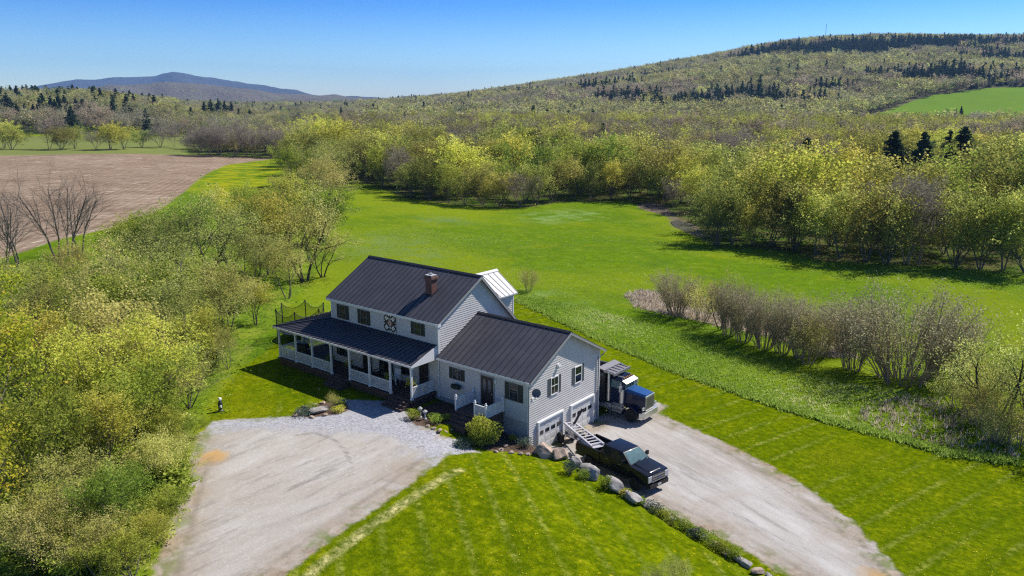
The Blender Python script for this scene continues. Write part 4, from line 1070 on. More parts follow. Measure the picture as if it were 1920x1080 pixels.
mb.box(MX0-O, O, -.305, -.284, zmain(-.28)-.19, zmain(-.28)-.02); mb.box(MX0-O, O, -.28, -.04, zmain(-.28)-.21, zmain(-.28)-.195); mb.build('eave_board', M_TRIM, house)
mb = MB(); mb.box(.06, WXE+O, -.325, -.304, zwing(-.3)-.17, zwing(-.3)-.02); mb.box(.06, WXE+O, -.30, -.04, zwing(-.3)-.19, zwing(-.3)-.175)
mb.build('eave_board', M_TRIM, house)
mb = MB()   # white return boxes at the eave corners
mb.box(O-.25, O+.03, -.34, -.02, zmain(-.28)-.25, zmain(-.28)-.02); mb.build('eave_return', M_TRIM, house)
mb = MB(); mb.box(WXE+O-.28, WXE+O+.032, -.36, -.02, zwing(-.3)-.24, zwing(-.3)-.02)
mb.build('eave_return', M_TRIM, house)
# gutter and downspouts of the wing
mb = MB(); mb.tube([(WXE+.10, -.10, zwing(0)-.3), (WXE+.10, -.10, .4)], .045, 6); mb.build('downspout', M_FASC, house)
mb = MB(); mb.tube([(WXE+.28, DEP+.28, zwing(DEP+.3)-.22), (WXE+.10, DEP-.25, zwing(DEP)-.75), (WXE+.10, DEP-.25, .15)], .05, 6); mb.build('downspout', M_FASC, house)
mb = MB(); mb.tube([(.06, -.09, 5.4), (.06, -.09, 2.4)], .04, 6); mb.build('downspout', M_TRIM, house)
# rear cross gable
EX0, EX1, EY, EZR = -4.75, -.80, 9.70, 10.0
EXM = (EX0+EX1)/2; KE = (10.0-8.39)/2.24
def zell(x): return EZR-abs(x-EXM)*KE
mb = MB(); mb.prism_y([(EX0+.02, .8), (EX1-.02, .8), (EX1-.02, zell(EX1)-.16), (EXM, EZR-.16), (EX0+.02, zell(EX0)-.16)], 5.6, EY-.02)
clapboards(mb, [(5.4, 1.5), (EY, 1.5), (EY, zell(EX1)-.1), (5.4, zell(EX1)-.1)], 'x', EX1, 1, 5.2)
clapboards(mb, [(EX0, 1.5), (EX1, 1.5), (EX1, zell(EX1)-.1), (EXM, EZR-.1), (EX0, zell(EX0)-.1)], 'y', EY, 1, 2.)
mb.build('rear_gable_wall', M_SID, house, fix=False)
mb = MB(); mb.box(EX1-.06, EX1+.045, EY-.08, EY+.04, 1, zell(EX1)-.12); mb.build('corner_board', M_TRIM, house)
sheet_roof('rear_gable_roof', [(EX1+.3, 6.2, zell(EX1+.3)), (EX1+.3, EY+.28, zell(EX1+.3)), (EXM, EY+.28, EZR), (EXM, 5.15, EZR)], M_ROOFE, seam=.52, seam_mat=M_RIDGE, rib=.03)
sheet_roof('rear_gable_roof', [(EX0-.3, EY+.28, zell(EX0-.3)), (EX0-.3, 6.2, zell(EX0-.3)), (EXM-.004, 5.15, EZR), (EXM-.004, EY+.28, EZR)], M_ROOFE, seam=.52, seam_mat=M_RIDGE, rib=.03)
mb = MB(); a = .2
mb.prism_y([(EXM-a, EZR-a*KE+.04), (EXM, EZR+.05), (EXM+a, EZR-a*KE+.04), (EXM+a, EZR-a*KE+.07), (EXM, EZR+.085), (EXM-a, EZR-a*KE+.07)], 5.2, EY+.3)
mb.build('ridge_cap', M_ROOFE, house)
# chimney
def brick_mat():
    t = NT('chimney_brick'); p = t.n('ShaderNodeTexCoord').outputs['Object']
    cx = t.n('ShaderNodeSeparateXYZ'); t.l(p, cx.inputs[0]); cb = t.n('ShaderNodeCombineXYZ')
    t.l(t.math('ADD', cx.outputs[0], cx.outputs[1]), cb.inputs[0]); t.l(cx.outputs[2], cb.inputs[1])
    b = t.n('ShaderNodeTexBrick'); t.l(cb.outputs[0], b.inputs['Vector'])
    b.inputs['Scale'].default_value = 1; b.inputs['Brick Width'].default_value = .21; b.inputs['Row Height'].default_value = .075; b.inputs['Mortar Size'].default_value = .008
    b.inputs['Color1'].default_value = (.17, .052, .036, 1); b.inputs['Color2'].default_value = (.09, .03, .025, 1); b.inputs['Mortar'].default_value = (.22, .19, .17, 1)
    t.principled(b.outputs[0], .9, 0, .1)
    return t.m
M_BRICK = brick_mat()
mb = MB()
cx0, cx1, cy0, cy1 = -3.18, -2.52, 1.98, 2.55
mb.box(cx0, cx1, cy0, cy1, 9.0, 10.42); mb.box(cx0-.05, cx1+.05, cy0-.05, cy1+.05, 10.42, 10.56); mb.box(cx0-.10, cx1+.10, cy0-.10, cy1+.10, 10.56, 10.72); mb.box(cx0-.04, cx1+.04, cy0-.04, cy1+.04, 10.72, 10.82)
ch = mb.build('chimney', M_BRICK, house)
mb = MB(); mb.mat(M_CONC).box(cx0-.02, cx1+.02, cy0-.02, cy1+.02, 10.82, 10.87); mb.lathe(((cx0+cx1)/2, (cy0+cy1)/2, 10.87), [(.13, 0), (.12, .12)], 12)
mb.build('chimney_cap', None, ch)
mb = MB(); mb.prism_x([(cy0-.12, zmain(cy0-.12)+.005), (cy0-.12, zmain(cy0-.12)+.03), (cy1+.12, zmain(cy1+.12)+.03), (cy1+.12, zmain(cy1+.12)+.005)], cx0-.12, cx1+.12); mb.build('chimney_flashing', M_RIDGE, ch)

# --- windows and doors
def window(x0, x1, z0, z1, shut=.36, face='front', frame=M_FR_SHADE, shm=M_SHUT, grid=(2, 2), parent=house, c=0.0):
    """a window unit: frame, pane, muntins and two shutters, standing proud of the boards"""
    def bx(mb, s0, s1, o0, o1, a, b):
        if face == 'front': mb.box(s0, s1, c-o1, c-o0, a, b)
        else: mb.box(c+o0, c+o1, s0, s1, a, b)
    wx0, wx1 = x0+shut, x1-shut
    fr = MB(); t = .07
    bx(fr, wx0, wx0+t, .0, .075, z0, z1); bx(fr, wx1-t, wx1, .0, .075, z0, z1)
    bx(fr, wx0+t, wx1-t, .0, .075, z1-t, z1); bx(fr, wx0+t, wx1-t, .0, .085, z0, z0+t)
    zm = (z0+z1)/2; bx(fr, wx0+t, wx1-t, .0, .06, zm-.025, zm+.025)
    for i in range(1, grid[0]):
        s = wx0+(wx1-wx0)*i/grid[0]; bx(fr, s-.012, s+.012, .045, .055, z0+t, zm-.025); bx(fr, s-.012, s+.012, .045, .055, zm+.025, z1-t)
    f = fr.build('window', frame, parent)
    p = MB(); bx(p, wx0+t, wx1-t, .005, .045, z0+t, z1-t); p.build('pane', M_GLASS, f)
    if shut > .05:
        for s0, s1 in ((x0, wx0-.02), (wx1+.02, x1)):
            sh = MB(); bx(sh, s0, s1, .002, .04, z0, z1)
            bx(sh, s0, s0+.045, .04, .052, z0, z1); bx(sh, s1-.045, s1, .04, .052, z0, z1)
            z = z0+.03
            while z < z1-.04:
                bx(sh, s0+.045, s1-.045, .04, .047, z, z+.03); z += .06
            sh.build('shutter', shm, parent)
window(-11.42, -9.95, 6.50, 7.66); window(-8.86, -7.38, 6.50, 7.66); window(-2.80, -1.35, 6.76, 7.70)
window(1.07, 2.56, 4.12, 4.98, .34); window(6.29, 7.87, 3.80, 5.05, .40)
window(2.16, 3.68, 3.72, 5.03, .30, 'right', M_TRIM, M_SHUT_LIT, (2, 2), c=WXE)
window(5.11, 6.61, 3.72, 5.03, .30, 'right', M_TRIM, M_SHUT_LIT, (1, 1), c=WXE)
# porch windows and doors
window(-11.7, -10.2, 3.3, 4.9, .30); window(-6.5, -4.9, 2.95, 4.9, .0, grid=(3, 2)); window(-4.0, -2.9, 3.3, 4.8, .0)
def door(x0, x1, z0, z1, name='door', lights=True):
    mb = MB(); mb.box(x0, x1, -.075, .0, z0, z1)
    for a, b in ((.12, .45), (.55, .88)):
        for u, v in ((.06, .42), (.48, .94)):
            if lights and v > .9: continue
            X0, X1 = x0+(x1-x0)*a, x0+(x1-x0)*b; Z0, Z1 = z0+(z1-z0)*u, z0+(z1-z0)*v
            mb.box(X0, X1, -.083, -.075, Z0, Z1)
    d = mb.build(name, M_DOOR, house)
    fr = MB(); fr.box(x0-.09, x0, -.06, 0, z0, z1+.09); fr.box(x1, x1+.09, -.06, 0, z0, z1+.09); fr.box(x0, x1, -.06, 0, z1, z1+.09); fr.build('door_frame', M_FASC, d)
    if lights:
        g = MB()
        for a, b in ((.16, .42), (.58, .84)):
            X0, X1 = x0+(x1-x0)*a, x0+(x1-x0)*b; zc = z0+(z1-z0)*.70; hh = (z1-z0)*.22; n = 14
            g.prism_y([((X0+X1)/2+(X1-X0)/2*math.cos(6.283*k/n), zc+hh*math.sin(6.283*k/n)) for k in range(n)], -.088, -.075)
        g.build('pane', plain('frosted_pane', (.12, .12, .125), .25, var=.3, scale=14), d)
    h = MB(); h.lathe((x1-.1, -.13, z0+.95), [(.0, 0), (.035, .015), (.035, .04), (.02, .055)], 10, 'y'); h.build('handle', M_CHROME, d)
door(4.15, 5.27, 2.88, 5.02)
door(-8.4, -7.4, 2.77, 4.95, lights=False); door(-2.0, -1.05, 2.77, 4.95, lights=False)
mb = MB(); mb.box(5.42, 5.56, -.12, -.0, 4.72, 4.95); mb.build('door_light', M_TRIM, house)
mb = MB(); mb.lathe((0, 0, 0), [(.10, 0), (.36, .04), (.40, .14), (.33, .30), (.1, .36)], 14)
# planter box under the wing window
o = mb.build('window_planter', plain('planter_dark_leaves', (.018, .03, .015), .8, var=.5, scale=20, bump=1), None, smooth=True)
o.location = (1.92, -.30, 3.55); o.scale = (1.25, .62, .9); tag(o, 'dark oval planter hanging under the small window of the wing', 'planter')
# garage doors
M_GDOOR = plain('garage_door_paint', (.60, .59, .575), .55, var=.10, scale=2)
def garage_door(y0, y1, broken):
    mb = MB(); z1 = 2.13; pan = 4
    for k in range(pan):
        a, b = .02+k*(z1-.02)/pan, .02+(k+1)*(z1-.02)/pan-.012
        mb.box(WXE-.0, WXE+.055, y0, y1, a, b)
        if k != 2:
            for j in range(4):
                w = (y1-y0)/4; mb.box(WXE+.055, WXE+.066, y0+j*w+.10, y0+(j+1)*w-.10, a+.11, b-.11)
    d = mb.build('garage_door', M_GDOOR, house)
    p = MB(); a, b = .02+2*(z1-.02)/4, .02+3*(z1-.02)/4
    for j in range(4):
        w = (y1-y0)/4
        for q in range(2): p.box(WXE+.056, WXE+.067, y0+j*w+.10+q*(w-.2)/2+.012, y0+j*w+.10+(q+1)*(w-.2)/2-.012, a+.12, b-.12)
    p.build('pane', M_GLASS, d)
    f = MB(); f.box(WXE, WXE+.17, y0-.13, y0-.005, 0, z1+.12); f.box(WXE, WXE+.17, y1+.005, y1+.13, 0, z1+.12); f.box(WXE, WXE+.17, y0-.005, y1+.005, z1+.005, z1+.12); f.build('door_frame', M_TRIM, d)
garage_door(1.06, 3.84, 0); garage_door(5.02, 7.84, 1)
mb = MB(); mb.mat(M_TRIM).box(WXE, WXE+.08, 3.2, 3.42, 5.62, 5.85); mb.mat(M_WHITE).lathe((WXE+.16, 3.25, 5.62), [(.03, .16), (.075, .06), (.085, 0)], 10).lathe((WXE+.16, 3.40, 5.62), [(.03, .16), (.075, .06), (.085, 0)], 10)
mb.build('flood_light', None, house)
mb = MB(); mb.box(WXE+.0, WXE+.16, 8.05, 8.3, .5, 1.05); mb.tube([(WXE+.08, 8.17, 1.05), (WXE+.08, 8.17, 1.6)], .03, 6); mb.lathe((WXE+.16, 8.17, .7), [(.0, 0), (.10, .01)], 10); mb.build('meter_box', M_FASC, house)

# --- porch
PZ, PY, PXL = 2.75, -2.60, -16.34
mb = MB(); mb.prism_z([(PXL, PY), (-.24, PY), (-.24, -.03), (MX0-.03, -.03), (MX0-.03, 8.0), (PXL, 8.0)], PZ-.18, PZ)
mb.prism_z([(PXL+.12, PY+.12), (-.36, PY+.12), (-.36, -.05), (MX0-.05, -.05), (MX0-.05, 7.9), (PXL+.12, 7.9)], 1.3, PZ-.18)
mb.build('porch_floor', M_DECK, house)
EZ, WZ, EYF, EXL = 5.43, 6.36, -2.70, -16.62
sheet_roof('porch_roof', [(EXL, EYF, EZ), (-.12, EYF, EZ), (-.12, -.025, WZ), (MX0-.02, -.025, WZ)], M_ROOF, .07, skip_ends=.02)
sheet_roof('porch_roof', [(EXL, 8.1, EZ), (EXL, EYF+.004, EZ), (MX0-.025, -.02, WZ), (MX0-.025, 8.1, WZ)], M_ROOF, .07, skip_ends=.02)
mb = MB(); mb.bar((EXL+.02, EYF+.02, EZ+.035), (MX0-.03, -.03, WZ+.035), .16, .05); mb.build('ridge_cap', M_RIDGE, house)
mb = MB(); mb.box(EXL+.05, -.13, EYF+.16, EYF+.30, EZ-.24, EZ-.075); mb.box(EXL+.14, EXL+.28, EYF+.3, 8.0, EZ-.24, EZ-.075)
mb.box(EXL, -.12, EYF-.03, EYF-.004, EZ-.14, EZ-.005); mb.box(EXL-.03, EXL-.004, EYF, 8.1, EZ-.14, EZ-.005); mb.box(-.45, -.31, EYF+.3, -.05, EZ-.24, EZ-.10)
mb.build('porch_beam', M_TRIM, house)
mb = MB(); mb.prism_x([(EYF, EZ-.14), (-.05, EZ-.14), (-.05, WZ-.02), (EYF, EZ-.02)], -.115, -.085); mb.build('porch_gable_board', M_TRIM, house)
def post(x, y, z0=PZ, z1=EZ-.24):
    mb = MB(); mb.box(x-.065, x+.065, y-.065, y+.065, z0, z1); mb.box(x-.09, x+.09, y-.09, y+.09, z0, z0+.14); mb.box(x-.09, x+.09, y-.09, y+.09, z1-.12, z1)
    mb.build('porch_post', M_RAIL, house)
PXS = [-16.19, -13.93, -11.78, -9.38, -7.18, -4.88, -2.59, -.38]
PYF = -2.45
for x in PXS: post(x, PYF)
PYS = [-.1, 2.6, 5.2, 7.85]
for y in PYS: post(-16.19, y)
def railing(a, b, z0=PZ, h=.92, parent=house):
    a = Vector((*a, 0)); b = Vector((*b, 0)); d = (b-a).normalized(); a = a+d*.07; b = b-d*.07; L = (b-a).length
    mb = MB(); up = Vector((0, 0, 1))
    mb.bar(a+up*(z0+h), b+up*(z0+h), .075, .06); mb.bar(a+up*(z0+.11), b+up*(z0+.11), .06, .05)
    k = int(L/.115)
    for i in range(k):
        q = a+(b-a)*((i+.5)/k); mb.bar(q+up*(z0+.13), q+up*(z0+h-.03), .042, .042)
    mb.build('railing', M_RAIL, parent)
for i in range(7):
    if i in (3, 6): continue
    railing((PXS[i], PYF), (PXS[i+1], PYF))
ys = [PYF]+PYS
for i in range(4): railing((-16.19, ys[i]), (-16.19, ys[i+1]))
railing((-.38, PYF), (-.38, -.06))
def steps(x0, x1, y, z_top, z_bot, n, name='steps'):
    mb = MB(); dz = (z_top-z_bot)/(n+1)
    for k in range(n):
        mb.box(x0, x1, y-(k+1)*.30, y-k*.30+.0, z_bot-.4, z_top-(k+1)*dz)
        mb.box(x0-.02, x1+.02, y-(k+1)*.30-.025, y-k*.30-.002, z_top-(k+1)*dz+.001, z_top-(k+1)*dz+.035)
    mb.build(name, M_DECK, house)
steps(-9.25, -7.3, PY, PZ, 2.12, 3); steps(-2.48, -.45, PY, PZ, 2.12, 3)
# wing entry deck
mb = MB(); mb.box(3.40, 6.25, -2.0, -.03, 2.66, 2.82); mb.box(3.5, 6.15, -1.9, -.04, 1.2, 2.66); mb.build('entry_deck', M_DECK, house)
steps(3.45, 5.15, -2.0, 2.82, 2.0, 3)
def rpost(x, y, z0, h):
    mb = MB(); mb.box(x-.06, x+.06, y-.06, y+.06, z0, z0+h); mb.box(x-.08, x+.08, y-.08, y+.08, z0+h, z0+h+.04); mb.lathe((x, y, z0+h+.04), [(.03, 0), (.065, .06), (.05, .12), (.0, .15)], 8)
    mb.build('railing_post', M_RAIL, house)
for x, y in [(3.46, -1.94), (3.46, -.12), (6.2, -1.94), (6.2, -.12), (5.22, -1.94)]: rpost(x, y, 2.82, 1.0)
def panel(a, b, z0, h):
    a = Vector((*a, 0)); b = Vector((*b, 0)); d = (b-a).normalized(); a = a+d*.06; b = b-d*.06; up = Vector((0, 0, 1))
    mb = MB(); mb.bar(a+up*(z0+h), b+up*(z0+h), .07, .06); mb.bar(a+up*(z0+.09), b+up*(z0+.09), .06, .05)
    k = int((b-a).length/.075)
    for i in range(k):
        q = a+(b-a)*((i+.5)/k); mb.bar(q+up*(z0+.11), q+up*(z0+h-.03), .052, .03)
    mb.build('railing', M_RAIL, house)
panel((3.46, -1.94), (3.46, -.12), 2.82, .86); panel((6.2, -1.94), (6.2, -.12), 2.82, .86); panel((5.22, -1.94), (6.2, -1.94), 2.82, .86)

# --- barn quilt: a painted wooden square of geometric blocks
def quilt():
    t = NT('barn_quilt_paint')
    B, W_, S = plain('quilt_black', (.014, .013, .016), .5), plain('quilt_cream', (.82, .78, .70), .5, var=.05), plain('quilt_coral', (.45, .20, .15), .5)
    mb = MB(); x0, x1, z0, z1 = -5.76, -4.42, 6.49, 7.80; y = -.06
    mb.mat(B).box(x0, x1, y, -.024, z0, z1)
    cx, cz, h = (x0+x1)/2, (z0+z1)/2, (x1-x0)/2
    def poly(pts, m, d): mb.mat(m).prism_y([(cx+a*h, cz+b*h*.98) for a, b in pts], y-d, y)
    for sx in (1, -1):
        for sz in (1, -1):
            q = lambda pts: [(a*sx, b*sz) for a, b in pts]
            poly(q([(.24, .55), (.55, .24), (.86, .55), (.55, .86)]), W_, .006)
            poly(q([(.72, .97), (.97, .72), (.97, .97)]), W_, .006)
            poly(q([(.48, .62), (.62, .48), (.70, .56), (.56, .70)]), S, .010)
            poly(q([(.04, .97), (.30, .97), (.17, .80)]), W_, .006); poly(q([(.97, .04), (.97, .30), (.80, .17)]), W_, .006)
            poly(q([(.02, .02), (.46, .02), (.02, .46)]), S, .006); poly(q([(.10, .02), (.20, .02), (.20, .12), (.10, .12)]), W_, .010); poly(q([(.02, .20), (.12, .20), (.12, .30), (.02, .30)]), W_, .010)
            poly(q([(.04, .52), (.12, .70), (.20, .50), (.12, .42)]), W_, .006)
    o = mb.build('barn_quilt'); tag(o, 'square barn quilt of black, cream and coral blocks on the upper front wall', 'sign')
quilt()
# satellite dish on the wing corner
d = empty('satellite_dish', (WXE+.02, .42, 4.35), 0, 'grey satellite dish on a white bracket by the wing corner', 'dish')
mb = MB()
mb.lathe((0, 0, 0), [(.0, 0), (.12, .012), (.22, .04), (.31, .085), (.305, .095), (.2, .05), (.0, .02)], 20)
o = mb.build('reflector', plain('dish_grey', (.11, .115, .13), .5), d, smooth=True); o.location = (.42, -.12, .30); o.rotation_euler = (R(62), 0, R(28))
mb = MB(); mb.tube([(0, 0, -.25), (.22, -.03, -.2), (.40, -.08, .26)], .025, 6); mb.box(0, .03, -.12, .12, -.36, -.14); mb.build('bracket', M_WHITE, d)
mb = MB(); mb.tube([(.42, -.1, .05), (.68, -.48, .10)], .014, 5); mb.box(.64, .74, -.56, -.44, .06, .15); mb.build('arm', M_WHITE, d)
# hanging baskets, furniture and lamps of the porch
BASK = plain('basket_leaves', (.02, .04, .014), .8, var=.6, scale=25, bump=1)
M_FLOWER = plain('flower_yellow_green', (.25, .30, .05), .8, var=.5, scale=30)
for i, (x, lb) in enumerate([(-9.7, 'hanging basket on the porch left of the middle steps'), (-7.4, 'hanging basket on the porch right of the middle steps'), (-2.85, 'hanging basket on the porch left of the right hand steps'), (-.66, 'pale flowering hanging basket at the right corner of the porch')]):
    b = empty('hanging_basket', (x, -2.30, 3.95), 0, lb, 'hanging plant', 'hanging baskets of the porch')
    q = Plant(900+i); C = q.r.normal(0, .17, (260, 3))*np.array([1, 1, .8])+np.array([0, 0, .08]); V, F = quads(C, .10, q.r)
    link_mesh('plant', np_mesh('basket_plant', V, F, [L_GREEN if i < 3 else L_MAPLE], attrs={'v': ('FACE', q.r.uniform(0, .5 if i < 3 else .9, len(F)))}), b)
    mb = MB(); mb.lathe((0, 0, -.16), [(.10, 0), (.18, .14), (.17, .16)], 12); mb.build('pot', M_BLACK, b)
    mb = MB(); mb.tube([(.16, 0, 0), (0, 0, 1.15)], .008, 4); mb.tube([(-.16, 0, 0), (0, 0, 1.15)], .008, 4); mb.build('wire', M_BLACK, b)
def chair(x, y, rz, mat, lb):
    c = empty('porch_chair', (x, y, PZ), rz, lb, 'chair')
    mb = MB(); mb.box(-.28, .28, -.27, .27, .40, .45); mb.build('seat', mat, c)
    mb = MB(); mb.hexa([(-.28, .25, .45), (.28, .25, .45), (.28, .30, .45), (-.28, .30, .45)], [(-.28, .40, 1.05), (.28, .40, 1.05), (.28, .44, 1.05), (-.28, .44, 1.05)]); mb.build('backrest', mat, c)
    for sx in (-.25, .25):
        for sy in (-.24, .26):
            mb = MB(); mb.box(sx-.025, sx+.025, sy-.025, sy+.025, 0, .62 if sy < 0 else .45); mb.build('leg', mat, c)
        mb = MB(); mb.box(sx-.04, sx+.04, -.28, .32, .62, .66); mb.build('armrest', mat, c)
chair(-3.9, -.8, .15, M_RAIL, 'white chair on the porch behind the right railing')
chair(-5.8, -.75, -.2, M_BLACK, 'dark chair in the porch shade left of the white chair')
gq = empty('grill', (-14.6, -1.3, PZ), .3, 'dark covered grill on the open left end of the porch', 'grill')
mb = MB(); mb.hexa([(-.62, -.32, .05), (.62, -.32, .05), (.62, .32, .05), (-.62, .32, .05)], [(-.58, -.28, .95), (.58, -.28, .95), (.58, .28, .95), (-.58, .28, .95)]); mb.build('body', M_BLACK, gq, bevel=.03)
mb = MB(); mb.prism_x([(-.30, .95), (.30, .95), (.30, 1.12), (.14, 1.25), (-.14, 1.25), (-.30, 1.12)], -.45, .45); mb.build('lid', M_BLACK, gq, bevel=.02)
mb = MB(); mb.box(.62, .95, -.22, .22, .88, .92); mb.box(-.95, -.62, -.22, .22, .88, .92); mb.build('shelf', M_FASC, gq)
tb = empty('patio_table', (-14.3, 1.8, PZ), 0, 'round dark patio table on the left end of the porch', 'table')
mb = MB(); mb.lathe((0, 0, .70), [(0, 0), (.62, 0), (.65, .02), (.62, .05), (0, .05)], 24); mb.build('table_top', M_BLACK, tb)
mb = MB(); mb.lathe((0, 0, 0), [(.32, 0), (.30, .05), (.05, .10), (.05, .70)], 12); mb.build('pedestal', M_BLACK, tb)
# trampoline behind the porch
gT, HT = h_for(566, 634, 575)
tr = empty('trampoline', tuple(gT), 0, 'round trampoline with dark poles and sagging safety net beyond the porch', 'trampoline')
mb = MB(); n = 28
mb.tube([(2.1*math.cos(6.2832*k/n), 2.1*math.sin(6.2832*k/n), .9) for k in range(n+1)], .04, 6, cap=False); mb.build('frame', M_BLACK, tr)
mb = MB(); mb.lathe((0, 0, .87), [(0, 0), (1.95, .01), (1.95, .02), (0, .015)], 28); mb.build('mat', M_BLACK, tr)
tops = []
for k in range(6):
    a = 6.2832*k/6+.2; x, y = 2.25*math.cos(a), 2.25*math.sin(a); tops.append((x, y, HT))
    mb = MB(); mb.tube([(x, y, 0), (x, y, HT)], .05, 6); mb.lathe((x, y, HT-.05), [(.07, 0), (.07, .12), (0, .15)], 8); mb.build('pole', M_BLACK, tr)
net = NT('safety_net'); tb_ = net.n('ShaderNodeBsdfTransparent'); df = net.n('ShaderNodeBsdfDiffuse'); df.inputs[0].default_value = (.02, .025, .022, 1); mx = net.n('ShaderNodeMixShader')
mx.inputs[0].default_value = .36; net.l(tb_.outputs[0], mx.inputs[1]); net.l(df.outputs[0], mx.inputs[2]); net.l(mx.outputs[0], net.out.inputs[0])
mb = MB(); seg = 10
rope = MB()
for k in range(6):
    a, b = Vector(tops[k]), Vector(tops[(k+1) % 6]); P = []
    for i in range(seg+1):
        t_ = i/seg; q = a+(b-a)*t_; q.z -= .55*4*t_*(1-t_); P.append(q)
    rope.tube(P, .025, 5)
    vs = [(q.x, q.y, q.z) for q in P]+[(q.x, q.y, .95) for q in P]
    mb.add(vs, [(i, i+1, seg+2+i, seg+1+i) for i in range(seg)])
mb.build('net', net.m, tr, fix=False); rope.build('net_rope', M_BLACK, tr)
# ================================================================ VEHICLES
def paint(name, col, rough=.28, coat=.35, var=.06):
    t = NT(name); p = t.n('ShaderNodeTexCoord').outputs['Object']; f = t.noise(3, 4, .6, p)
    b = t.principled(t.mix(f, tuple(x*(1-var) for x in col), tuple(x*(1+var) for x in col)), t.rng(f, .3, .7, rough, rough+.12), 0, .14)
    b.inputs['Coat Weight'].default_value = coat; b.inputs['Coat Roughness'].default_value = .06
    return t.m
M_PU = paint('black_truck_paint', (.008, .009, .013))
M_BLUE = paint('blue_truck_paint', (.010, .018, .050), .25)
M_BLUE_SKY = paint('blue_paint_sky_reflected', (.022, .075, .215), .3)  # truck blue brightened in colour to stand for the reflected sky
M_TIRE = plain('tyre_rubber', (.013, .013, .013), .85, var=.3, scale=20)
M_RIM = plain('wheel_rim', (.30, .30, .31), .35, .9)
M_GLASS_REFL = glass('car_glass_teal_reflection', (.075, .13, .135), .05)  # teal of the reflected surroundings put into the glass colour
M_LAMP = plain('headlamp', (.50, .51, .52), .12, .3)
M_RED = plain('tail_lamp', (.25, .012, .010), .25)
M_PLATE = plain('licence_plate', (.55, .55, .55), .5)
M_ALU = plain('white_metal_frame', (.56, .54, .56), .38, .35, var=.15, scale=12)
def wheel(parent, x, y, r, w, rimr, side, dual=False):
    a, b = (y-w/2, y+w/2)
    t = MB(); k = r
    t.lathe((x, y, r), [(rimr, -w/2), (r*.93, -w/2), (r, -w*.34), (r, w*.34), (r*.93, w/2), (rimr, w/2), (rimr*.98, 0)], 28, 'y')
    W = t.build('wheel', M_TIRE, parent, smooth=True)
    q = MB(); yo = side*w/2
    q.lathe((x, y, r), [(0, yo*.55), (rimr*.3, yo*.6), (rimr*.34, yo*.86), (rimr*.42, yo*.86), (rimr*.5, yo*.5), (rimr*.9, yo*.55), (rimr*1.01, yo*.97), (rimr*1.0, yo*.2), (0, yo*.2)], 24, 'y')
    for j in range(6):
        an = 6.283*j/6; c, s_ = math.cos(an), math.sin(an)
        q.bar((x+c*rimr*.35, y+yo*.70, r+s_*rimr*.35), (x+c*rimr*.92, y+yo*.70, r+s_*rimr*.92), rimr*.22, abs(yo)*.25, up=(0, 1, 0))
    q.build('rim', M_RIM, W)
def arch(xc, r, z0, x_from, x_to, n=10):
    """bottom outline running from x_from to x_to with a wheel opening"""
    zc = .40; out = [(x_from, z0)]
    a0 = math.acos(min(1, 0)) if False else None
    pts = []
    th0 = math.pi-math.asin((z0-zc)/r) if abs(z0-zc) < r else math.pi
    th1 = math.asin((z0-zc)/r)
    for k in range(n+1):
        th = th0+(th1-th0)*k/n; pts.append((xc+r*math.cos(th), zc+r*math.sin(th)))
    return [(x_from, z0)]+pts+[(x_to, z0)]
PUX, PUY, PUA = 11.45, 2.42, R(-11.5)
pu = empty('pickup_truck', (PUX, PUY, float(hgt(14, 1.8))+.01), PUA, 'black pickup truck parked on the lower driveway with a metal frame reaching over its bed', 'pickup truck')
# cab and hood shell
body = MB()
poly = arch(5.20, .55, .56, 2.14, 6.20)+[(6.27, .74), (6.28, 1.18), (6.18, 1.33), (5.7, 1.385), (4.62, 1.47), (4.5, 1.50), (2.14, 1.51)]
body.prism_y(poly, -.97, .97)
body.build('body', M_PU, pu, bevel=.085, smooth=True)
h = MB(); h.hexa([(4.68, -.66, 1.43), (6.06, -.60, 1.32), (6.06, .60, 1.32), (4.68, .66, 1.43)], [(4.75, -.56, 1.535), (5.98, -.50, 1.372), (5.98, .50, 1.372), (4.75, .56, 1.535)]); h.build('hood', M_PU, pu, bevel=.04, smooth=True)
g = MB(); gb = [(2.16, -.945, 1.47), (4.80, -.945, 1.47), (4.80, .945, 1.47), (2.16, .945, 1.47)]; gt = [(2.34, -.76, 2.05), (3.96, -.74, 2.06), (3.96, .74, 2.06), (2.34, .76, 2.05)]
g.hexa(gb, gt); g.build('cab', M_PU, pu, bevel=.075, smooth=True)
def quad_on(b0, b1, t1, t0, u0, u1, v0, v1, off, th=.012):
    """a panel lying on a slanted quad, inset in its own coordinates"""
    b0, b1, t1, t0 = map(Vector, (b0, b1, t1, t0))
    f = lambda u, v: (b0*(1-u)+b1*u)*(1-v)+(t0*(1-u)+t1*u)*v
    n = (b1-b0).cross(t0-b0).normalized()
    q = [f(u0, v0), f(u1, v0), f(u1, v1), f(u0, v1)]
    return [p+n*(off-th) for p in q], [p+n*off for p in q]
m = MB(); m.hexa(*quad_on(gb[1], gb[2], gt[2], gt[1], .05, .95, .06, .92, .012)); m.build('windscreen', M_GLASS_REFL, pu)
m = MB(); m.hexa(*quad_on(gb[3], gb[0], gt[0], gt[3], .1, .9, .15, .88, .010)); m.build('rear_window', M_GLASS_REFL, pu)
for s in (0, 1):
    B = (gb[0], gb[1], gt[1], gt[0]) if s == 0 else (gb[2], gb[3], gt[3], gt[2])
    for u in ((.10, .36), (.40, .80)):
        if s: u = (1-u[1], 1-u[0])
        m = MB(); m.hexa(*quad_on(*B, u[0], u[1], .12, .88, .010)); m.build('side_window', M_GLASS, pu)
bed = MB()
poly = arch(1.20, .55, .60, .0, 2.10)+[(2.10, 1.49), (0, 1.49)]
for y0, y1 in ((-.97, -.86), (.86, .97)): bed.prism_y(poly, y0, y1)
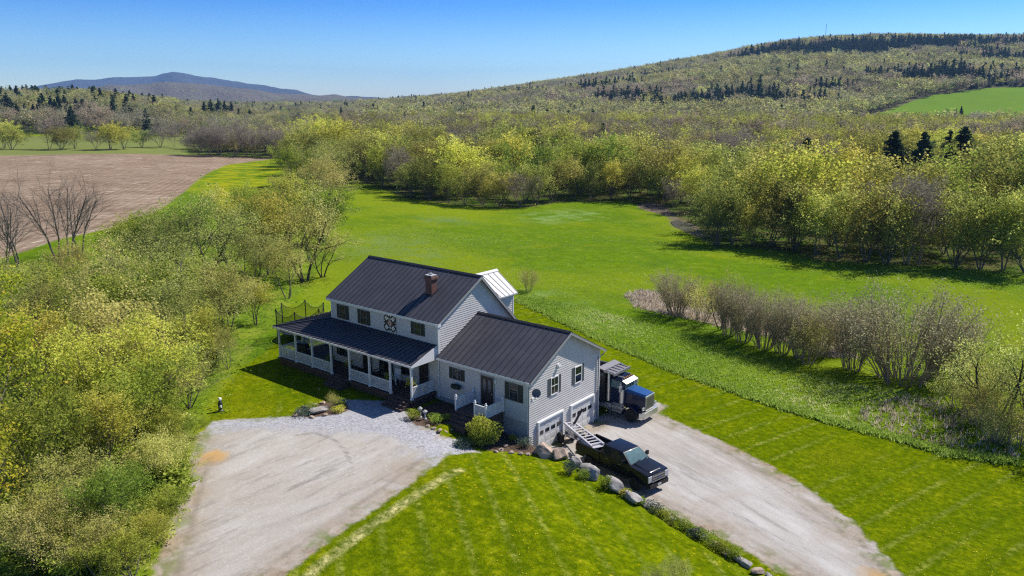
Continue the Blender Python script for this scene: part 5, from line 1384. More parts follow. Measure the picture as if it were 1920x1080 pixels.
bed.box(.02, 2.1, -.86, .86, .74, .80); bed.box(2.02, 2.10, -.86, .86, .80, 1.49)
bed.box(.55, 1.85, -.86, -.62, .80, 1.02); bed.box(.55, 1.85, .62, .86, .80, 1.02)
bed.build('bed', M_PU, pu, bevel=.015)
m = MB(); m.box(-.06, .0, -.86, .86, .66, 1.47); m.build('tailgate', M_PU, pu, bevel=.02)
m = MB(); m.box(-.20, -.07, -.92, .92, .50, .66); m.build('rear_bumper', M_CHROME, pu, bevel=.02)
m = MB(); m.hexa([(6.18, -.98, .46), (6.40, -.86, .46), (6.40, .86, .46), (6.18, .98, .46)], [(6.18, -.98, .72), (6.40, -.86, .72), (6.40, .86, .72), (6.18, .98, .72)]); m.build('front_bumper', M_PU, pu, bevel=.03)
m = MB(); m.box(6.27, 6.305, -.58, .58, .80, 1.27); gr = m.build('grille', M_BLACK, pu, bevel=.01)
m = MB()
for z in (.88, 1.03, 1.18): m.box(6.305, 6.345, -.55, .55, z-.042, z+.042)
m.box(6.305, 6.34, -.60, -.55, .80, 1.26); m.box(6.305, 6.34, .55, .60, .80, 1.26); m.build('grille_bar', M_RIM, gr)
m = MB(); n = 18; m.prism_x([(.16*math.cos(6.283*k/n), 1.03+.065*math.sin(6.283*k/n)) for k in range(n)], 6.345, 6.36); m.build('emblem', plain('emblem_blue_grey', (.10, .14, .25), .3, .4), gr)
for s in (-1, 1):
    m = MB(); m.box(6.24, 6.315, s*.78-.17, s*.78+.17, .86, 1.24); m.build('headlight', M_LAMP, pu, bevel=.02)
    m = MB(); m.box(-.075, -.0, s*.915-.05, s*.915+.05, .86, 1.30); m.build('tail_light', M_RED, pu)
    m = MB(); m.box(4.30, 4.42, s*1.13-.13, s*1.13+.13, 1.48, 1.76); m.bar((4.4, s*.94, 1.54), (4.36, s*1.05, 1.56), .05); m.build('mirror', M_PU, pu, bevel=.03)
    m = MB(); m.bar((2.2, s*1.0, .50), (4.55, s*1.0, .50), .13, .06); m.build('running_board', M_RIM, pu)
    for xx in (2.72, 3.80):
        dx0, dx1 = (2.30, 3.18) if xx < 3 else (3.22, 4.44)
        m = MB(); m.box(dx0, dx1, s*.973-.008, s*.973+.008, .66, 1.42); dr_ = m.build('door', M_PU, pu, bevel=.006)
        m = MB(); m.box(xx, xx+.2, s*.992-.014, s*.992+.014, 1.25, 1.29); m.build('door_handle', M_RIM, dr_)
    for xx in (1.20, 5.20): wheel(pu, xx, s*.86, .43, .29, .28, s)
m = MB(); m.box(6.40, 6.412, -.16, .16, .53, .66); m.build('licence_plate', M_PLATE, pu)
m = MB(); m.bar((4.80, -.45, 1.55), (4.72, .1, 1.60), .025); m.bar((4.80, .30, 1.55), (4.72, .75, 1.60), .025); m.build('wiper', M_BLACK, pu)
m = MB(); m.box(.3, 5.9, -.45, .45, .42, .6); m.box(1.15, 1.25, -.8, .8, .36, .46); m.box(5.15, 5.25, -.8, .8, .36, .46); m.build('chassis', M_BLACK, pu)

# --- white metal ladder frame loader standing behind the pickup, its boom over the bed
LD = empty('ladder_conveyor', (8.95, 3.75, float(hgt(9.5, 3.5))), R(-27), 'white metal ladder frame on a wheeled base, its boom lying over the pickup bed', 'conveyor')
A, B = Vector((.15, 0, 1.55)), Vector((4.25, 0, 1.50))
m = MB(); w = .34
for s in (-w, w):
    m.bar(A+Vector((0, s, 0)), B+Vector((0, s*1.35, 0)), .13, .13)
    m.bar(Vector((.25, s, .75)), Vector((2.5, s, 1.12)), .05, .07)
    for k in range(7):
        x = .3+k*.36; zt = 1.5; zb = .75+(x-.25)*.164
        m.bar((x, s, zb), (x+.36*(k % 2), s, zt), .035, .04)
    m.bar((2.5, s, 1.12), (3.2, s, 1.45), .05, .07)
m.build('frame', M_ALU, LD)
for k in range(10):
    q = A+(B-A)*((k+.4)/10); ww = w*(1+.35*(k+.4)/10)
    m = MB(); m.bar(q+Vector((0, -ww, .03)), q+Vector((0, ww, .03)), .13, .03); m.build('rung', M_ALU, LD)
m = MB(); m.box(2.5, 4.3, -.62, -.40, 1.36, 1.44); m.box(3.5, 4.35, .40, .60, 1.36, 1.44); m.hexa([(3.7, -.45, 1.40), (4.4, -.5, 1.38), (4.4, .5, 1.38), (3.7, .45, 1.40)], [(3.7, -.45, 1.44), (4.4, -.5, 1.42), (4.4, .5, 1.42), (3.7, .45, 1.44)]); m.build('tray', M_ALU, LD)
for s in (-.52, .42): wheel(LD, -.05, s, .40, .22, .22, 1 if s > 0 else -1)
m = MB(); m.bar((-.05, -.5, .4), (-.05, .45, .4), .09); m.bar((-.05, -.3, .4), (.3, -.3, .8), .07); m.bar((-.05, .3, .4), (.3, .3, .8), .07); m.box(.1, .75, -.25, .25, .62, .98); m.build('axle', M_RIM, LD)
m = MB(); m.bar((.55, .20, 1.5), (.75, .75, 2.65), .12, .14); m.bar((.72, .68, 2.5), (.95, .80, 2.72), .08); m.build('upright_arm', M_BLACK, LD)
m = MB(); m.bar((1.25, -.35, .85), (.85, -1.15, .05), .05, .07); m.box(.72, 1.0, -1.28, -1.04, .0, .06); m.build('jack_leg', M_BLACK, LD)
m = MB(); m.box(1.5, 2.1, -.3, .25, 1.0, 1.3); m.lathe((2.5, .0, 1.15), [(.0, -.2), (.16, -.2), (.16, .2), (.0, .2)], 12, 'y'); m.build('engine', M_BLACK, LD)

# --- dump truck beside the garage
DT = empty('dump_truck', (10.62, 10.72, float(hgt(10.6, 10.7))+.01), 0, 'dark blue dump truck with hood in painted sky-reflection blue and chrome grille beside the garage', 'dump truck')
m = MB()
for s in (-.42, .42): m.box(-8.4, .75, s-.05, s+.05, .82, 1.06)
m.box(-.12, .12, -.95, .95, .45, .6); m.build('chassis', M_BLACK, DT)
m = MB()
m.hexa([(-.62, -.84, 1.18), (1.02, -.66, 1.02), (1.02, .66, 1.02), (-.62, .84, 1.18)], [(-.62, -.80, 2.22), (1.02, -.62, 2.06), (1.02, .62, 2.06), (-.62, .80, 2.22)])
m.build('engine_cover', M_BLUE, DT, bevel=.05, smooth=True)
m = MB(); m.hexa([(-.62, -.81, 2.20), (1.04, -.63, 2.04), (1.04, .63, 2.04), (-.62, .81, 2.20)], [(-.62, -.62, 2.40), (1.00, -.50, 2.20), (1.00, .50, 2.20), (-.62, .62, 2.40)]); m.build('hood', M_BLUE_SKY, DT, bevel=.05, smooth=True)
for s in (-1, 1):
    m = MB(); n = 10; P = []
    for k in range(n+1):
        th = math.pi*1.04-(math.pi*1.02)*k/n; P.append((.0+.68*math.cos(th), .52+.70*math.sin(th)))
    Q = [(.0+.62*math.cos(math.pi*1.04-(math.pi*1.02)*k/n), .52+.64*math.sin(math.pi*1.04-(math.pi*1.02)*k/n)) for k in range(n+1)]
    for k in range(n): m.add([(P[k][0], s*.70, P[k][1]), (P[k+1][0], s*.70, P[k+1][1]), (P[k+1][0], s*1.18, P[k+1][1]), (P[k][0], s*1.18, P[k][1]), (Q[k][0], s*.70, Q[k][1]), (Q[k+1][0], s*.70, Q[k+1][1]), (Q[k+1][0], s*1.18, Q[k+1][1]), (Q[k][0], s*1.18, Q[k][1])],
                           [(0, 1, 2, 3), (7, 6, 5, 4), (3, 2, 6, 7), (0, 4, 5, 1)])
    m.build('fender', M_BLUE, DT)
    wheel(DT, 0, s*.98, .52, .32, .30, s)
    for xx in (-5.3, -6.65): wheel(DT, xx, s*.85, .52, .60, .30, s)
    m = MB(); m.box(.98, 1.06, s*.92-.13, s*.92+.13, 1.12, 1.34); m.bar((.85, s*.7, 1.2), (1.0, s*.85, 1.2), .08); m.build('headlight', M_LAMP, DT, bevel=.02)
    m = MB(); m.tube([(-.85, s*.95, 1.30), (-.85, s*.95, 2.38)], .19, 14); m.build('air_cleaner', M_CHROME, DT, smooth=True)
    m = MB(); m.tube([(-2.0, s*1.02, 1.25), (-2.0, s*1.02, 2.3), (-2.0, s*1.02, 3.45), (-2.12, s*1.02, 3.68)], [.13, .13, .085, .08], 12); m.build('exhaust_stack', M_CHROME, DT, smooth=True)
    m = MB(); m.tube([(-1.05, s*.9, 2.2), (-.80, s*1.22, 2.3), (-.80, s*1.22, 2.75), (-1.05, s*.95, 2.85)], .018, 5); m.box(-.86, -.76, s*1.26-.11, s*1.26+.11, 2.28, 2.72); m.build('mirror', M_CHROME, DT)
    m = MB(); m.tube([(-3.3, s*.88, .78), (-1.75, s*.88, .78)], .29, 16); m.build('fuel_tank', M_CHROME, DT, smooth=True)
    m = MB(); m.box(-1.7, -.75, s*.75, s*1.12, .55, .62); m.box(-1.7, -.75, s*.75, s*1.12, .92, .98); m.box(-1.72, -.73, s*.72, s*.78, .5, 1.2); m.build('step', M_CHROME, DT)
# cab
cb = [(-2.05, -.92, 1.15), (-.62, -.92, 1.15), (-.62, .92, 1.15), (-2.05, .92, 1.15)]; cm = [(-2.05, -.92, 2.30), (-.60, -.92, 2.30), (-.60, .92, 2.30), (-2.05, .92, 2.30)]; ct = [(-1.98, -.84, 3.02), (-.88, -.82, 3.02), (-.88, .82, 3.02), (-1.98, .84, 3.02)]
m = MB(); m.hexa(cb, cm); m.hexa(cm, ct); m.hexa([(-1.98, -.84, 3.02), (-.88, -.82, 3.02), (-.88, .82, 3.02), (-1.98, .84, 3.02)], [(-1.85, -.7, 3.12), (-1.0, -.7, 3.12), (-1.0, .7, 3.12), (-1.85, .7, 3.12)])
m.build('cab', M_BLUE, DT, smooth=True)
m = MB(); m.hexa(*quad_on(cm[1], cm[2], ct[2], ct[1], .06, .485, .10, .85, .012)); m.hexa(*quad_on(cm[1], cm[2], ct[2], ct[1], .515, .94, .10, .85, .012)); m.build('windscreen', M_GLASS_REFL, DT)
for s in (0, 1):
    Bq = (cm[0], cm[1], ct[1], ct[0]) if s == 0 else (cm[2], cm[3], ct[3], ct[2])
    m = MB(); m.hexa(*quad_on(*Bq, .14, .88, .10, .85, .012)); m.build('side_window', M_GLASS_REFL, DT)
m = MB(); m.hexa([(-.90, -.86, 2.98), (-.52, -.84, 2.80), (-.52, .84, 2.80), (-.90, .86, 2.98)], [(-.90, -.86, 3.02), (-.52, -.84, 2.84), (-.52, .84, 2.84), (-.90, .86, 3.02)]); m.build('visor', M_CHROME, DT)
m = MB(); m.box(1.02, 1.07, -.62, .62, .98, 2.04); G_ = m.build('grille', M_CHROME, DT, bevel=.02)
m = MB()
for k in range(17):
    y = -.54+k*1.08/16; m.box(1.07, 1.085, y-.012, y+.012, 1.05, 1.97)
m.build('grille_bar', M_RIM, G_)
m = MB(); m.box(1.0, 1.10, -.66, .66, 2.04, 2.13); m.build('grille_surround', M_CHROME, DT, bevel=.02)
m = MB(); m.hexa([(.82, -1.20, .46), (1.22, -1.0, .46), (1.22, 1.0, .46), (.82, 1.20, .46)], [(.82, -1.20, .92), (1.22, -1.0, .92), (1.22, 1.0, .92), (.82, 1.20, .92)]); m.build('bumper', M_CHROME, DT, bevel=.03)
for y in (-.5, -.25, 0, .25, .5):
    m = MB(); m.box(-.98, -.9, y-.05, y+.05, 3.1, 3.17); m.build('roof_lamp', plain('amber_lamp', (.5, .22, .03), .3), DT)
for y in (-.55, .55):
    m = MB(); m.tube([(-1.6, y, 3.2), (-1.0, y, 3.2)], [.03, .07], 8); m.build('horn', M_CHROME, DT)
# dump body with cab protector
M_BOX = plain('dump_body_dark', (.030, .032, .038), .45, var=.25); M_BOXT = plain('dump_body_top', (.20, .19, .20), .5, .2)
m = MB(); m.box(-8.2, -2.35, -1.22, 1.22, 1.15, 1.3)
for s in (-1, 1):
    m.box(-8.2, -2.35, s*1.22-.05, s*1.22+.05, 1.3, 3.25); m.box(-8.2, -2.3, s*1.24-.09, s*1.24+.09, 3.25, 3.38)
    for k in range(7): x = -8.0+k*.9; m.box(x, x+.12, s*1.31-.05, s*1.31+.05, 1.3, 3.25)
m.box(-2.4, -2.28, -1.22, 1.22, 1.3, 3.55); m.build('dump_body', M_BOX, DT)
m = MB(); m.hexa([(-2.35, -1.22, 3.50), (-1.5, -1.15, 3.42), (-1.5, 1.15, 3.42), (-2.35, 1.22, 3.50)], [(-2.35, -1.22, 3.58), (-1.5, -1.15, 3.50), (-1.5, 1.15, 3.50), (-2.35, 1.22, 3.58)])
m.hexa([(-2.9, -1.2, 3.72), (-2.3, -1.2, 3.60), (-2.3, 1.2, 3.60), (-2.9, 1.2, 3.72)], [(-2.9, -1.2, 3.78), (-2.3, -1.2, 3.66), (-2.3, 1.2, 3.66), (-2.9, 1.2, 3.78)])
m.box(-1.52, -1.40, -1.22, 1.22, 3.36, 3.54)
for k in range(5): y = -1.0+k*.5; m.hexa([(-2.3, y-.05, 3.58), (-1.5, y-.05, 3.50), (-1.5, y+.05, 3.50), (-2.3, y+.05, 3.58)], [(-2.3, y-.05, 3.64), (-1.5, y-.05, 3.55), (-1.5, y+.05, 3.55), (-2.3, y+.05, 3.64)])
m.build('cab_protector', M_BOXT, DT)
m = MB(); m.tube([(-2.05, -.6, 1.5), (-2.05, -.6, 3.3)], .09, 8); m.box(-2.25, -2.12, -.9, .9, 1.4, 3.2); m.build('bulkhead', M_BLACK, DT)
# ================================================================ GARDEN, ROCKS, TOWER
def rock_mat(name, a, b, c):
    t = NT(name); p = t.n('ShaderNodeTexCoord').outputs['Object']
    f = t.noise(1.6, 6, .65, p); g = t.noise(8, 5, .7, p)
    col = t.mix(t.rng(f, .35, .65), a, b); col = t.mix(t.rng(g, .52, .7, 0, .8), col, c)
    t.principled(col, .9, 0, .2, t.bump(g, .7, .06))
    return t.m
M_R1 = rock_mat('rock_grey', (.23, .21, .195), (.41, .385, .36), (.12, .11, .10))
M_R2 = rock_mat('rock_tan', (.30, .22, .165), (.48, .38, .31), (.17, .125, .095))
def rock(px, py, sx, sy, sz, m, label, group=None, z=None, rz=None, name='boulder'):
    bm = bmesh.new(); bmesh.ops.create_icosphere(bm, subdivisions=3, radius=.5)
    sd = int(px*7+py); rr = np.random.default_rng(sd)
    P = np.array([v.co for v in bm.verts])
    for k in range(11):     # broken faces
        nrm = rr.normal(0, 1, 3); nrm /= np.linalg.norm(nrm); d0 = rr.uniform(.26, .42)
        e = P @ nrm-d0; P -= np.where(e > 0, e*.92, 0)[:, None]*nrm
    P *= (1+.05*wob(P[:, 0]*9+P[:, 2]*5, P[:, 1]*9-P[:, 2]*4, 1.0, sd))[:, None]*1.25
    for v, q in zip(bm.verts, P): v.co = Vector(q)
    me = bpy.data.meshes.new(name); bm.to_mesh(me); bm.free(); me.materials.append(m)
    o = link_mesh(name, me); g = G(px, py) if z is None else atz(px, py, z)
    o.location = (g[0], g[1], g[2]+sz*.18); o.scale = (sx*.86, sy*.86, sz*.86); o.rotation_euler = (rng.normal()*.12, rng.normal()*.12, rng.uniform(0, 3) if rz is None else rz)
    return tag(o, label, 'rock', group)
rock(1022, 852, 2.0, 1.3, 1.1, M_R2, 'pale broad rock at the garage corner beside the first door', rz=-.2)
rock(1049, 858, 1.35, 1.0, 1.0, M_R2, 'rounded tan rock next to the pale rock by the garage')
rock(1082, 872, 1.1, .8, .7, M_R1, 'small grey rock wedged behind the pickup')
rock(1107, 893, 2.1, 1.1, 1.25, M_R1, 'large grey boulder alongside the pickup bed', rz=-.35)
rock(1152, 917, 1.9, .95, .95, M_R1, 'long pale grey boulder alongside the pickup cab', rz=-.4)
rock(1186, 938, 1.5, .8, .7, M_R1, 'flat grey boulder by the front wheel of the pickup', rz=-.3)
rock(1212, 948, 1.0, .6, .5, M_R1, 'small grey boulder just past the pickup front wheel')
GE = 'pale edging stones along the lower driveway'
for px, py in [(1258, 974), (1282, 985), (1300, 998), (1320, 1010), (1340, 1024), (1362, 1036), (1385, 1050), (1400, 1060), (1422, 1074), (1442, 1085), (1238, 962)]:
    rock(px, py, rng.uniform(.5, .95), rng.uniform(.4, .6), rng.uniform(.3, .45), [M_R1, M_R2][int(rng.integers(0, 2))], 'pale edging stone along the lawn above the lower driveway', GE, name='edging_stone')
def leaf_ball(name, px, py, w, h, n, size, mat, label, cat='plant', group=None, z=None, v=(0, 1), at=None):
    """a leafy mound: stems and hundreds of leaf faces through its volume"""
    r = np.random.default_rng(int(px*3+py*5)); g = np.array(at) if at is not None else (G(px, py) if z is None else atz(px, py, z))
    o = empty(name, tuple(g), rng.uniform(0, 6), label, cat, group)
    u = r.normal(0, 1, (n, 3)); u /= np.linalg.norm(u, axis=1, keepdims=True); rad = r.uniform(0, 1, n)**.38
    ph = 1+.16*np.sin(u[:, 0]*4+px)+.14*np.sin(u[:, 1]*5+py)+.1*np.sin(u[:, 2]*6)
    C = u*(rad*ph)[:, None]*np.array([w/2, w/2, h/2])+np.array([0, 0, h*.52]); C = C[C[:, 2] > .03]
    V, F = quads(C, size, r, .2); vv = np.clip(v[0]+(v[1]-v[0])*(.5+.18*np.sin(C[:, 0]*5)+.18*np.sin(C[:, 1]*6+C[:, 2]*4)+r.normal(0, .18, len(C))), 0, 1)
    link_mesh('foliage', np_mesh(name+'_foliage', V, F, [mat], attrs={'v': ('FACE', vv)}), o)
    mb = MB()
    for k in range(7):
        a = 6.283*k/7; mb.tube([(.03*math.cos(a), .03*math.sin(a), 0), (w*.15*math.cos(a), w*.15*math.sin(a), h*.4), (w*.30*math.cos(a), w*.30*math.sin(a), h*.75)], [.025, .015, .006], 4)
    mb.build('stem', M_TWIG, o)
    return o
leaf_ball('round_shrub', 905, 832, 2.25, 2.0, 5200, .115, L_GREEN, 'round yellow green shrub beside the wing entry steps', 'shrub', v=(.25, 1))
M_BLUEGREEN = leafmat('leaf_blue_green', [(0, (.04, .075, .05)), (1, (.14, .20, .15))], .02, .2, .3)
M_PURPLE = leafmat('leaf_purple_twig', [(0, (.06, .035, .035)), (1, (.16, .095, .095))], .02, .2, .2)
leaf_ball('low_plant', 868, 838, 1.5, .55, 900, .09, M_BLUEGREEN, 'low blue green ground plant left of the round shrub')
leaf_ball('low_plant', 985, 838, 1.1, .7, 700, .09, M_BLUEGREEN, 'grey green plant in the stony bed at the wing corner')
leaf_ball('low_plant', 962, 826, .6, .45, 350, .08, L_GREEN, 'small green plant in the bed below the wing window')
leaf_ball('low_plant', 775, 785, 1.1, .75, 900, .08, L_GREEN, 'rounded green plant at the left end of the bed by the porch')
leaf_ball('low_plant', 818, 792, 1.25, .65, 900, .08, L_GREEN, 'green plant in the middle of the bed by the porch')
leaf_ball('low_plant', 838, 788, .8, .5, 500, .08, L_GREEN, 'small green plant at the right end of the bed by the porch')
leaf_ball('low_plant', 570, 777, 1.5, .55, 900, .08, M_BLUEGREEN, 'grey green plant at the left of the island bed')
leaf_ball('low_plant', 585, 768, 1.2, .5, 600, .08, L_GREEN, 'green plant behind the grey green one in the island bed')
leaf_ball('low_plant', 634, 772, 1.0, .45, 600, .08, L_YELLOW, 'yellow green plant at the right of the island bed')
leaf_ball('low_plant', 640, 760, .9, .65, 500, .08, L_GREEN, 'rounded green plant behind the yellow one in the island bed')
by_px('spiky_shrub', 'brush_a', 625, 764, 733, 'reddish twiggy shrub standing in the island bed', 'shrub', wide=.7)
rock(598, 772, 1.7, .9, .6, M_R1, 'dark flat rock in the island bed', name='rock')
for px, py in [(553, 780), (560, 772), (572, 764), (590, 759), (606, 756), (622, 753), (610, 779), (585, 783)]:
    rock(px, py, .45, .35, .25, M_R2, 'small pale border stone of the island bed', 'border stones of the island bed', name='border_stone')
for px, py in [(803, 800), (812, 805), (824, 808), (836, 810), (846, 806), (765, 790), (948, 838), (940, 845), (958, 850), (975, 852), (990, 853), (1004, 850), (930, 848)]:
    rock(px, py, .42, .32, .25, M_R2, 'small pale border stone of the beds beside the house', 'border stones of the house beds', name='border_stone')
for px, py, top, lb in [(788, 783, 762, 'taller pale lantern pillar in the bed by the porch'), (797, 786, 768, 'shorter pale lantern pillar in the bed by the porch')]:
    g, H = h_for(px, py, top); o = empty('garden_lantern', tuple(g), 0, lb, 'lantern')
    mb = MB(); mb.lathe((0, 0, 0), [(.13, 0), (.13, .06), (.07, .12), (.06, H*.6), (.11, H*.66)], 12); mb.build('pedestal', M_CONC, o)
    mb = MB(); mb.lathe((0, 0, H*.66), [(.14, 0), (.15, H*.14), (.18, H*.16), (.06, H*.30), (0, H*.34)], 12); mb.build('lantern_head', M_CONC, o)
# hedge plants along the stones
GH = 'dark green plants along the stone edge'
for i, (px, py, w, h) in enumerate([(1069, 888, 1.1, .9), (1095, 897, 1.0, .6), (1136, 917, .85, .9), (1200, 946, .7, .5), (1224, 962, 1.2, .8), (1243, 972, .9, .6), (1258, 985, 1.25, .75), (1284, 994, 1.1, .7), (1305, 1008, 1.1, .6), (1330, 1020, 1.4, .7), (1352, 1034, 1.1, .6), (1376, 1046, .9, .6)]):
    leaf_ball('edge_plant', px, py, w, h, 800, .08, L_GREEN if i % 4 else M_BLUEGREEN, 'dark green mounded plant on the lawn edge above the stones', 'plant', GH, v=(0, .6))
leaf_ball('edge_plant', 1172, 930, .8, .5, 400, .08, L_MAPLE, 'yellow flowering plant between two boulders by the pickup', v=(.2, .9))
# lantern figure at the lawn corner
o = empty('garden_statue', tuple(G(414, 771)), .6, 'small dark garden statue with a white top standing at the lawn corner', 'statue'); o.scale = (.8, .8, .8)
mb = MB(); mb.lathe((0, 0, 0), [(.26, 0), (.24, .10), (.17, .16), (.19, .45), (.21, .75), (.13, .95), (.10, 1.02)], 14); mb.build('body', plain('statue_dark', (.025, .035, .035), .5, var=.5), o, smooth=True)
mb = MB(); mb.lathe((0, 0, 1.0), [(.08, 0), (.15, .07), (.16, .18), (.10, .28), (0, .32)], 14); mb.build('head', M_WHITE, o, smooth=True)
mb = MB(); mb.lathe((.10, -.14, .35), [(.0, 0), (.10, .05), (.10, .22), (0, .28)], 10); mb.build('chest_patch', M_WHITE, o, smooth=True)
o = empty('garden_hook', tuple(G(598, 763)), 0, 'thin black garden hook at the back of the island bed', 'hook')
mb = MB(); mb.tube([(0, 0, 0), (0, 0, 1.3), (.1, 0, 1.45), (.2, 0, 1.3)], .015, 5); mb.build('rod', M_BLACK, o)
# mast on the hill
gp = G(1547, 75.5)
o = empty('radio_mast', (gp[0], gp[1], gp[2]), 0, 'thin lattice radio mast on top of the forested hill', 'mast')
D_ = float((gp-CAM) @ FW); Hm = 30*D_/FPX
mb = MB(); wv = 1.8
for a in range(3):
    c, s = math.cos(2.094*a)*wv, math.sin(2.094*a)*wv; mb.bar((c, s, 0), (c*.5, s*.5, Hm), .9)
for k in range(9):
    z = Hm*k/9; f = 1-.5*k/9
    for a in range(3):
        c, s = math.cos(2.094*a)*wv*f, math.sin(2.094*a)*wv*f; c2, s2 = math.cos(2.094*(a+1))*wv*f, math.sin(2.094*(a+1))*wv*f; mb.bar((c, s, z), (c2, s2, z+Hm/9), .25)
mb.build('lattice', plain('mast_steel', (.12, .12, .13), .6), o)
mb = MB(); mb.lathe((0, 0, Hm*.80), [(2.6, 0), (2.6, 1.8)], 8); mb.lathe((0, 0, Hm*.95), [(2.4, 0), (2.4, 1.6)], 8); mb.build('antenna', plain('mast_antenna', (.25, .25, .26), .6), o)
# far farm buildings that show as pale specks
M_BARN = plain('barn_siding', (.50, .45, .43), .7); M_BARNR = plain('barn_roof', (.32, .30, .31), .6)
for px, py, w, d, h, lb in [(332, 211, 34, 12, 6, 'long pale farm building among the trees of the far valley'), (1762, 285, 16, 9, 4.5, 'white building glimpsed behind the dark conifers'), (1700, 283, 10, 8, 4.2, 'small white building left of the one behind the conifers')]:
    g = G(px, py); o = empty('farm_building', tuple(g), R(20), lb, 'building')
    mb = MB(); mb.prism_x([(-d/2, -1), (d/2, -1), (d/2, h*.65), (0, h*.97), (-d/2, h*.65)], -w/2, w/2); mb.build('wall', M_BARN, o)
    mb = MB(); k = (h*.35)/(d/2)
    mb.hexa([(-w/2-.4, -d/2-.4, h*.65-.4*k), (w/2+.4, -d/2-.4, h*.65-.4*k), (w/2+.4, 0, h), (-w/2-.4, 0, h)], [(-w/2-.4, -d/2-.4, h*.65-.4*k+.15), (w/2+.4, -d/2-.4, h*.65-.4*k+.15), (w/2+.4, 0, h+.15), (-w/2-.4, 0, h+.15)])
    mb.hexa([(-w/2-.4, .01, h), (w/2+.4, .01, h), (w/2+.4, d/2+.4, h*.65-.4*k), (-w/2-.4, d/2+.4, h*.65-.4*k)], [(-w/2-.4, .01, h+.15), (w/2+.4, .01, h+.15), (w/2+.4, d/2+.4, h*.65-.4*k+.15), (-w/2-.4, d/2+.4, h*.65-.4*k+.15)])
    mb.build('roof', M_BARNR, o)

# ================================================================ GRASS MASSES
def grass_mass(name, X, Y, hgts, wid, mat, v, blades=5):
    """tufts of upright blades"""
    n = len(X); r = np.random.default_rng(len(X)); Z = hgt(X, Y)
    P = np.repeat(np.stack([X, Y, Z], -1), blades, 0); H = np.repeat(hgts, blades)*r.uniform(.6, 1.2, n*blades)
    a = r.uniform(0, 6.283, n*blades); P[:, 0] += np.cos(a)*wid*r.uniform(0, 1.5, len(a)); P[:, 1] += np.sin(a)*wid*r.uniform(0, 1.5, len(a)); P[:, 2] -= .03
    b = r.uniform(0, 6.283, n*blades); t = np.stack([np.cos(b), np.sin(b), 0*b], -1)*(wid*.5)[:, None] if hasattr(wid, 'shape') else np.stack([np.cos(b), np.sin(b), 0*b], -1)*wid*.5
    lean = np.stack([np.cos(a)*.45, np.sin(a)*.45, np.ones_like(a)], -1)*H[:, None]
    V = np.stack([P-t, P+t, P+lean+t*.25, P+lean-t*.25], 1).reshape(-1, 3); F = np.arange(len(V)).reshape(-1, 4)
    me = np_mesh(name, V, F, [mat], attrs={'v': ('FACE', np.repeat(v, blades))})
    return tag(link_mesh(name, me), kind='stuff')
L_GRASS = leafmat('grass_blade', [(0, (.16, .25, .015)), (.45, (.30, .44, .03)), (.8, (.46, .58, .10)), (1, (.62, .62, .25))], 0, 0, .5)
def strip(n, poly, mind, maxd):
    lo, hi = poly.min(0), poly.max(0); X = rng.uniform(lo[0]-3, hi[0]+3, n); Y = rng.uniform(lo[1]-3, hi[1]+3, n)
    d = sdist(X, Y, poly); m = (d > mind) & (d < maxd); return X[m], Y[m]
# uncut strip between lawn and shrubs
us = poly_px([(965, 562), (1050, 601), (1150, 647), (1250, 690), (1350, 724), (1450, 759), (1560, 792), (1680, 822), (1780, 852), (1900, 866), (1920, 800), (1800, 770), (1690, 735), (1560, 715), (1440, 680), (1330, 640), (1230, 610), (1130, 585), (1040, 565), (985, 548)])
X, Y = strip(17000, us, -.1, 50)
tone = np.clip(.58+.2*wob(X, Y, 4, 201)+rng.normal(0, .13, len(X)), 0, 1)
grass_mass('tall_grass', X, Y, rng.uniform(.08, .24, len(X)), .10, L_GRASS, tone)
# edge of the mown lawn: a denser lip of long grass
e = np.array([(q[0], q[1]) for q in us[:10]]); T_ = np.linspace(0, 1, 5200); seg_ = np.interp(T_, np.linspace(0, 1, len(e)), np.arange(len(e)))
i0 = np.minimum(seg_.astype(int), len(e)-2); f0 = (seg_-i0)[:, None]; Q = e[i0]*(1-f0)+e[i0+1]*f0+rng.normal(0, .28, (len(T_), 2))
grass_mass('long_grass', Q[:, 0], Q[:, 1], rng.uniform(.15, .36, len(Q)), .10, L_GRASS, np.clip(rng.normal(.5, .15, len(Q)), 0, 1))
# rough meadow in the middle distance and along the wood
X = rng.uniform(-75, 60, 60000); Y = rng.uniform(10, 112, 60000)
keep = (sdist(X, Y, PL['lawn']) < -.5) & (sdist(X, Y, PL['wood']) < 2) & (sdist(X, Y, PL['thicket']) < -.5) & (wob(X, Y, 11, 300)+rng.normal(0, .6, len(X)) > .25)
keep &= ~((X > -17) & (X < 10) & (Y < 15)) & (sdist(X, Y, PL['mud']) < .2)
X, Y = X[keep], Y[keep]
grass_mass('meadow_grass', X, Y, rng.uniform(.05, .13, len(X)), .13, L_GRASS, np.clip(.66+.12*wob(X, Y, 7, 301)+rng.normal(0, .12, len(X)), 0, .85), 4)
# pale reeds among the grey shrubs and dead grass
X, Y = strip(9000, PL['dry'], -.6, 50)
L_REED = leafmat('dead_reed', [(0, (.32, .25, .17)), (.5, (.52, .43, .32)), (1, (.72, .64, .52))], 0, 0, .5)
grass_mass('dead_grass', X, Y, rng.uniform(.15, .5, len(X)), .10, L_REED, rng.uniform(0, 1, len(X)), 5)
X, Y = strip(9000, poly_px([(1600, 792), (1680, 815), (1790, 842), (1900, 862), (1925, 800), (1820, 770), (1720, 745), (1640, 755)]), -.2, 50)
kk = rng.uniform(0, 1, len(X)) < .12
grass_mass('dead_grass', X[kk], Y[kk], rng.uniform(.2, .6, kk.sum()), .09, L_REED, rng.uniform(0, .8, kk.sum()), 5)
def SDp(x, y, k): return sdist(x, y, PL[k])
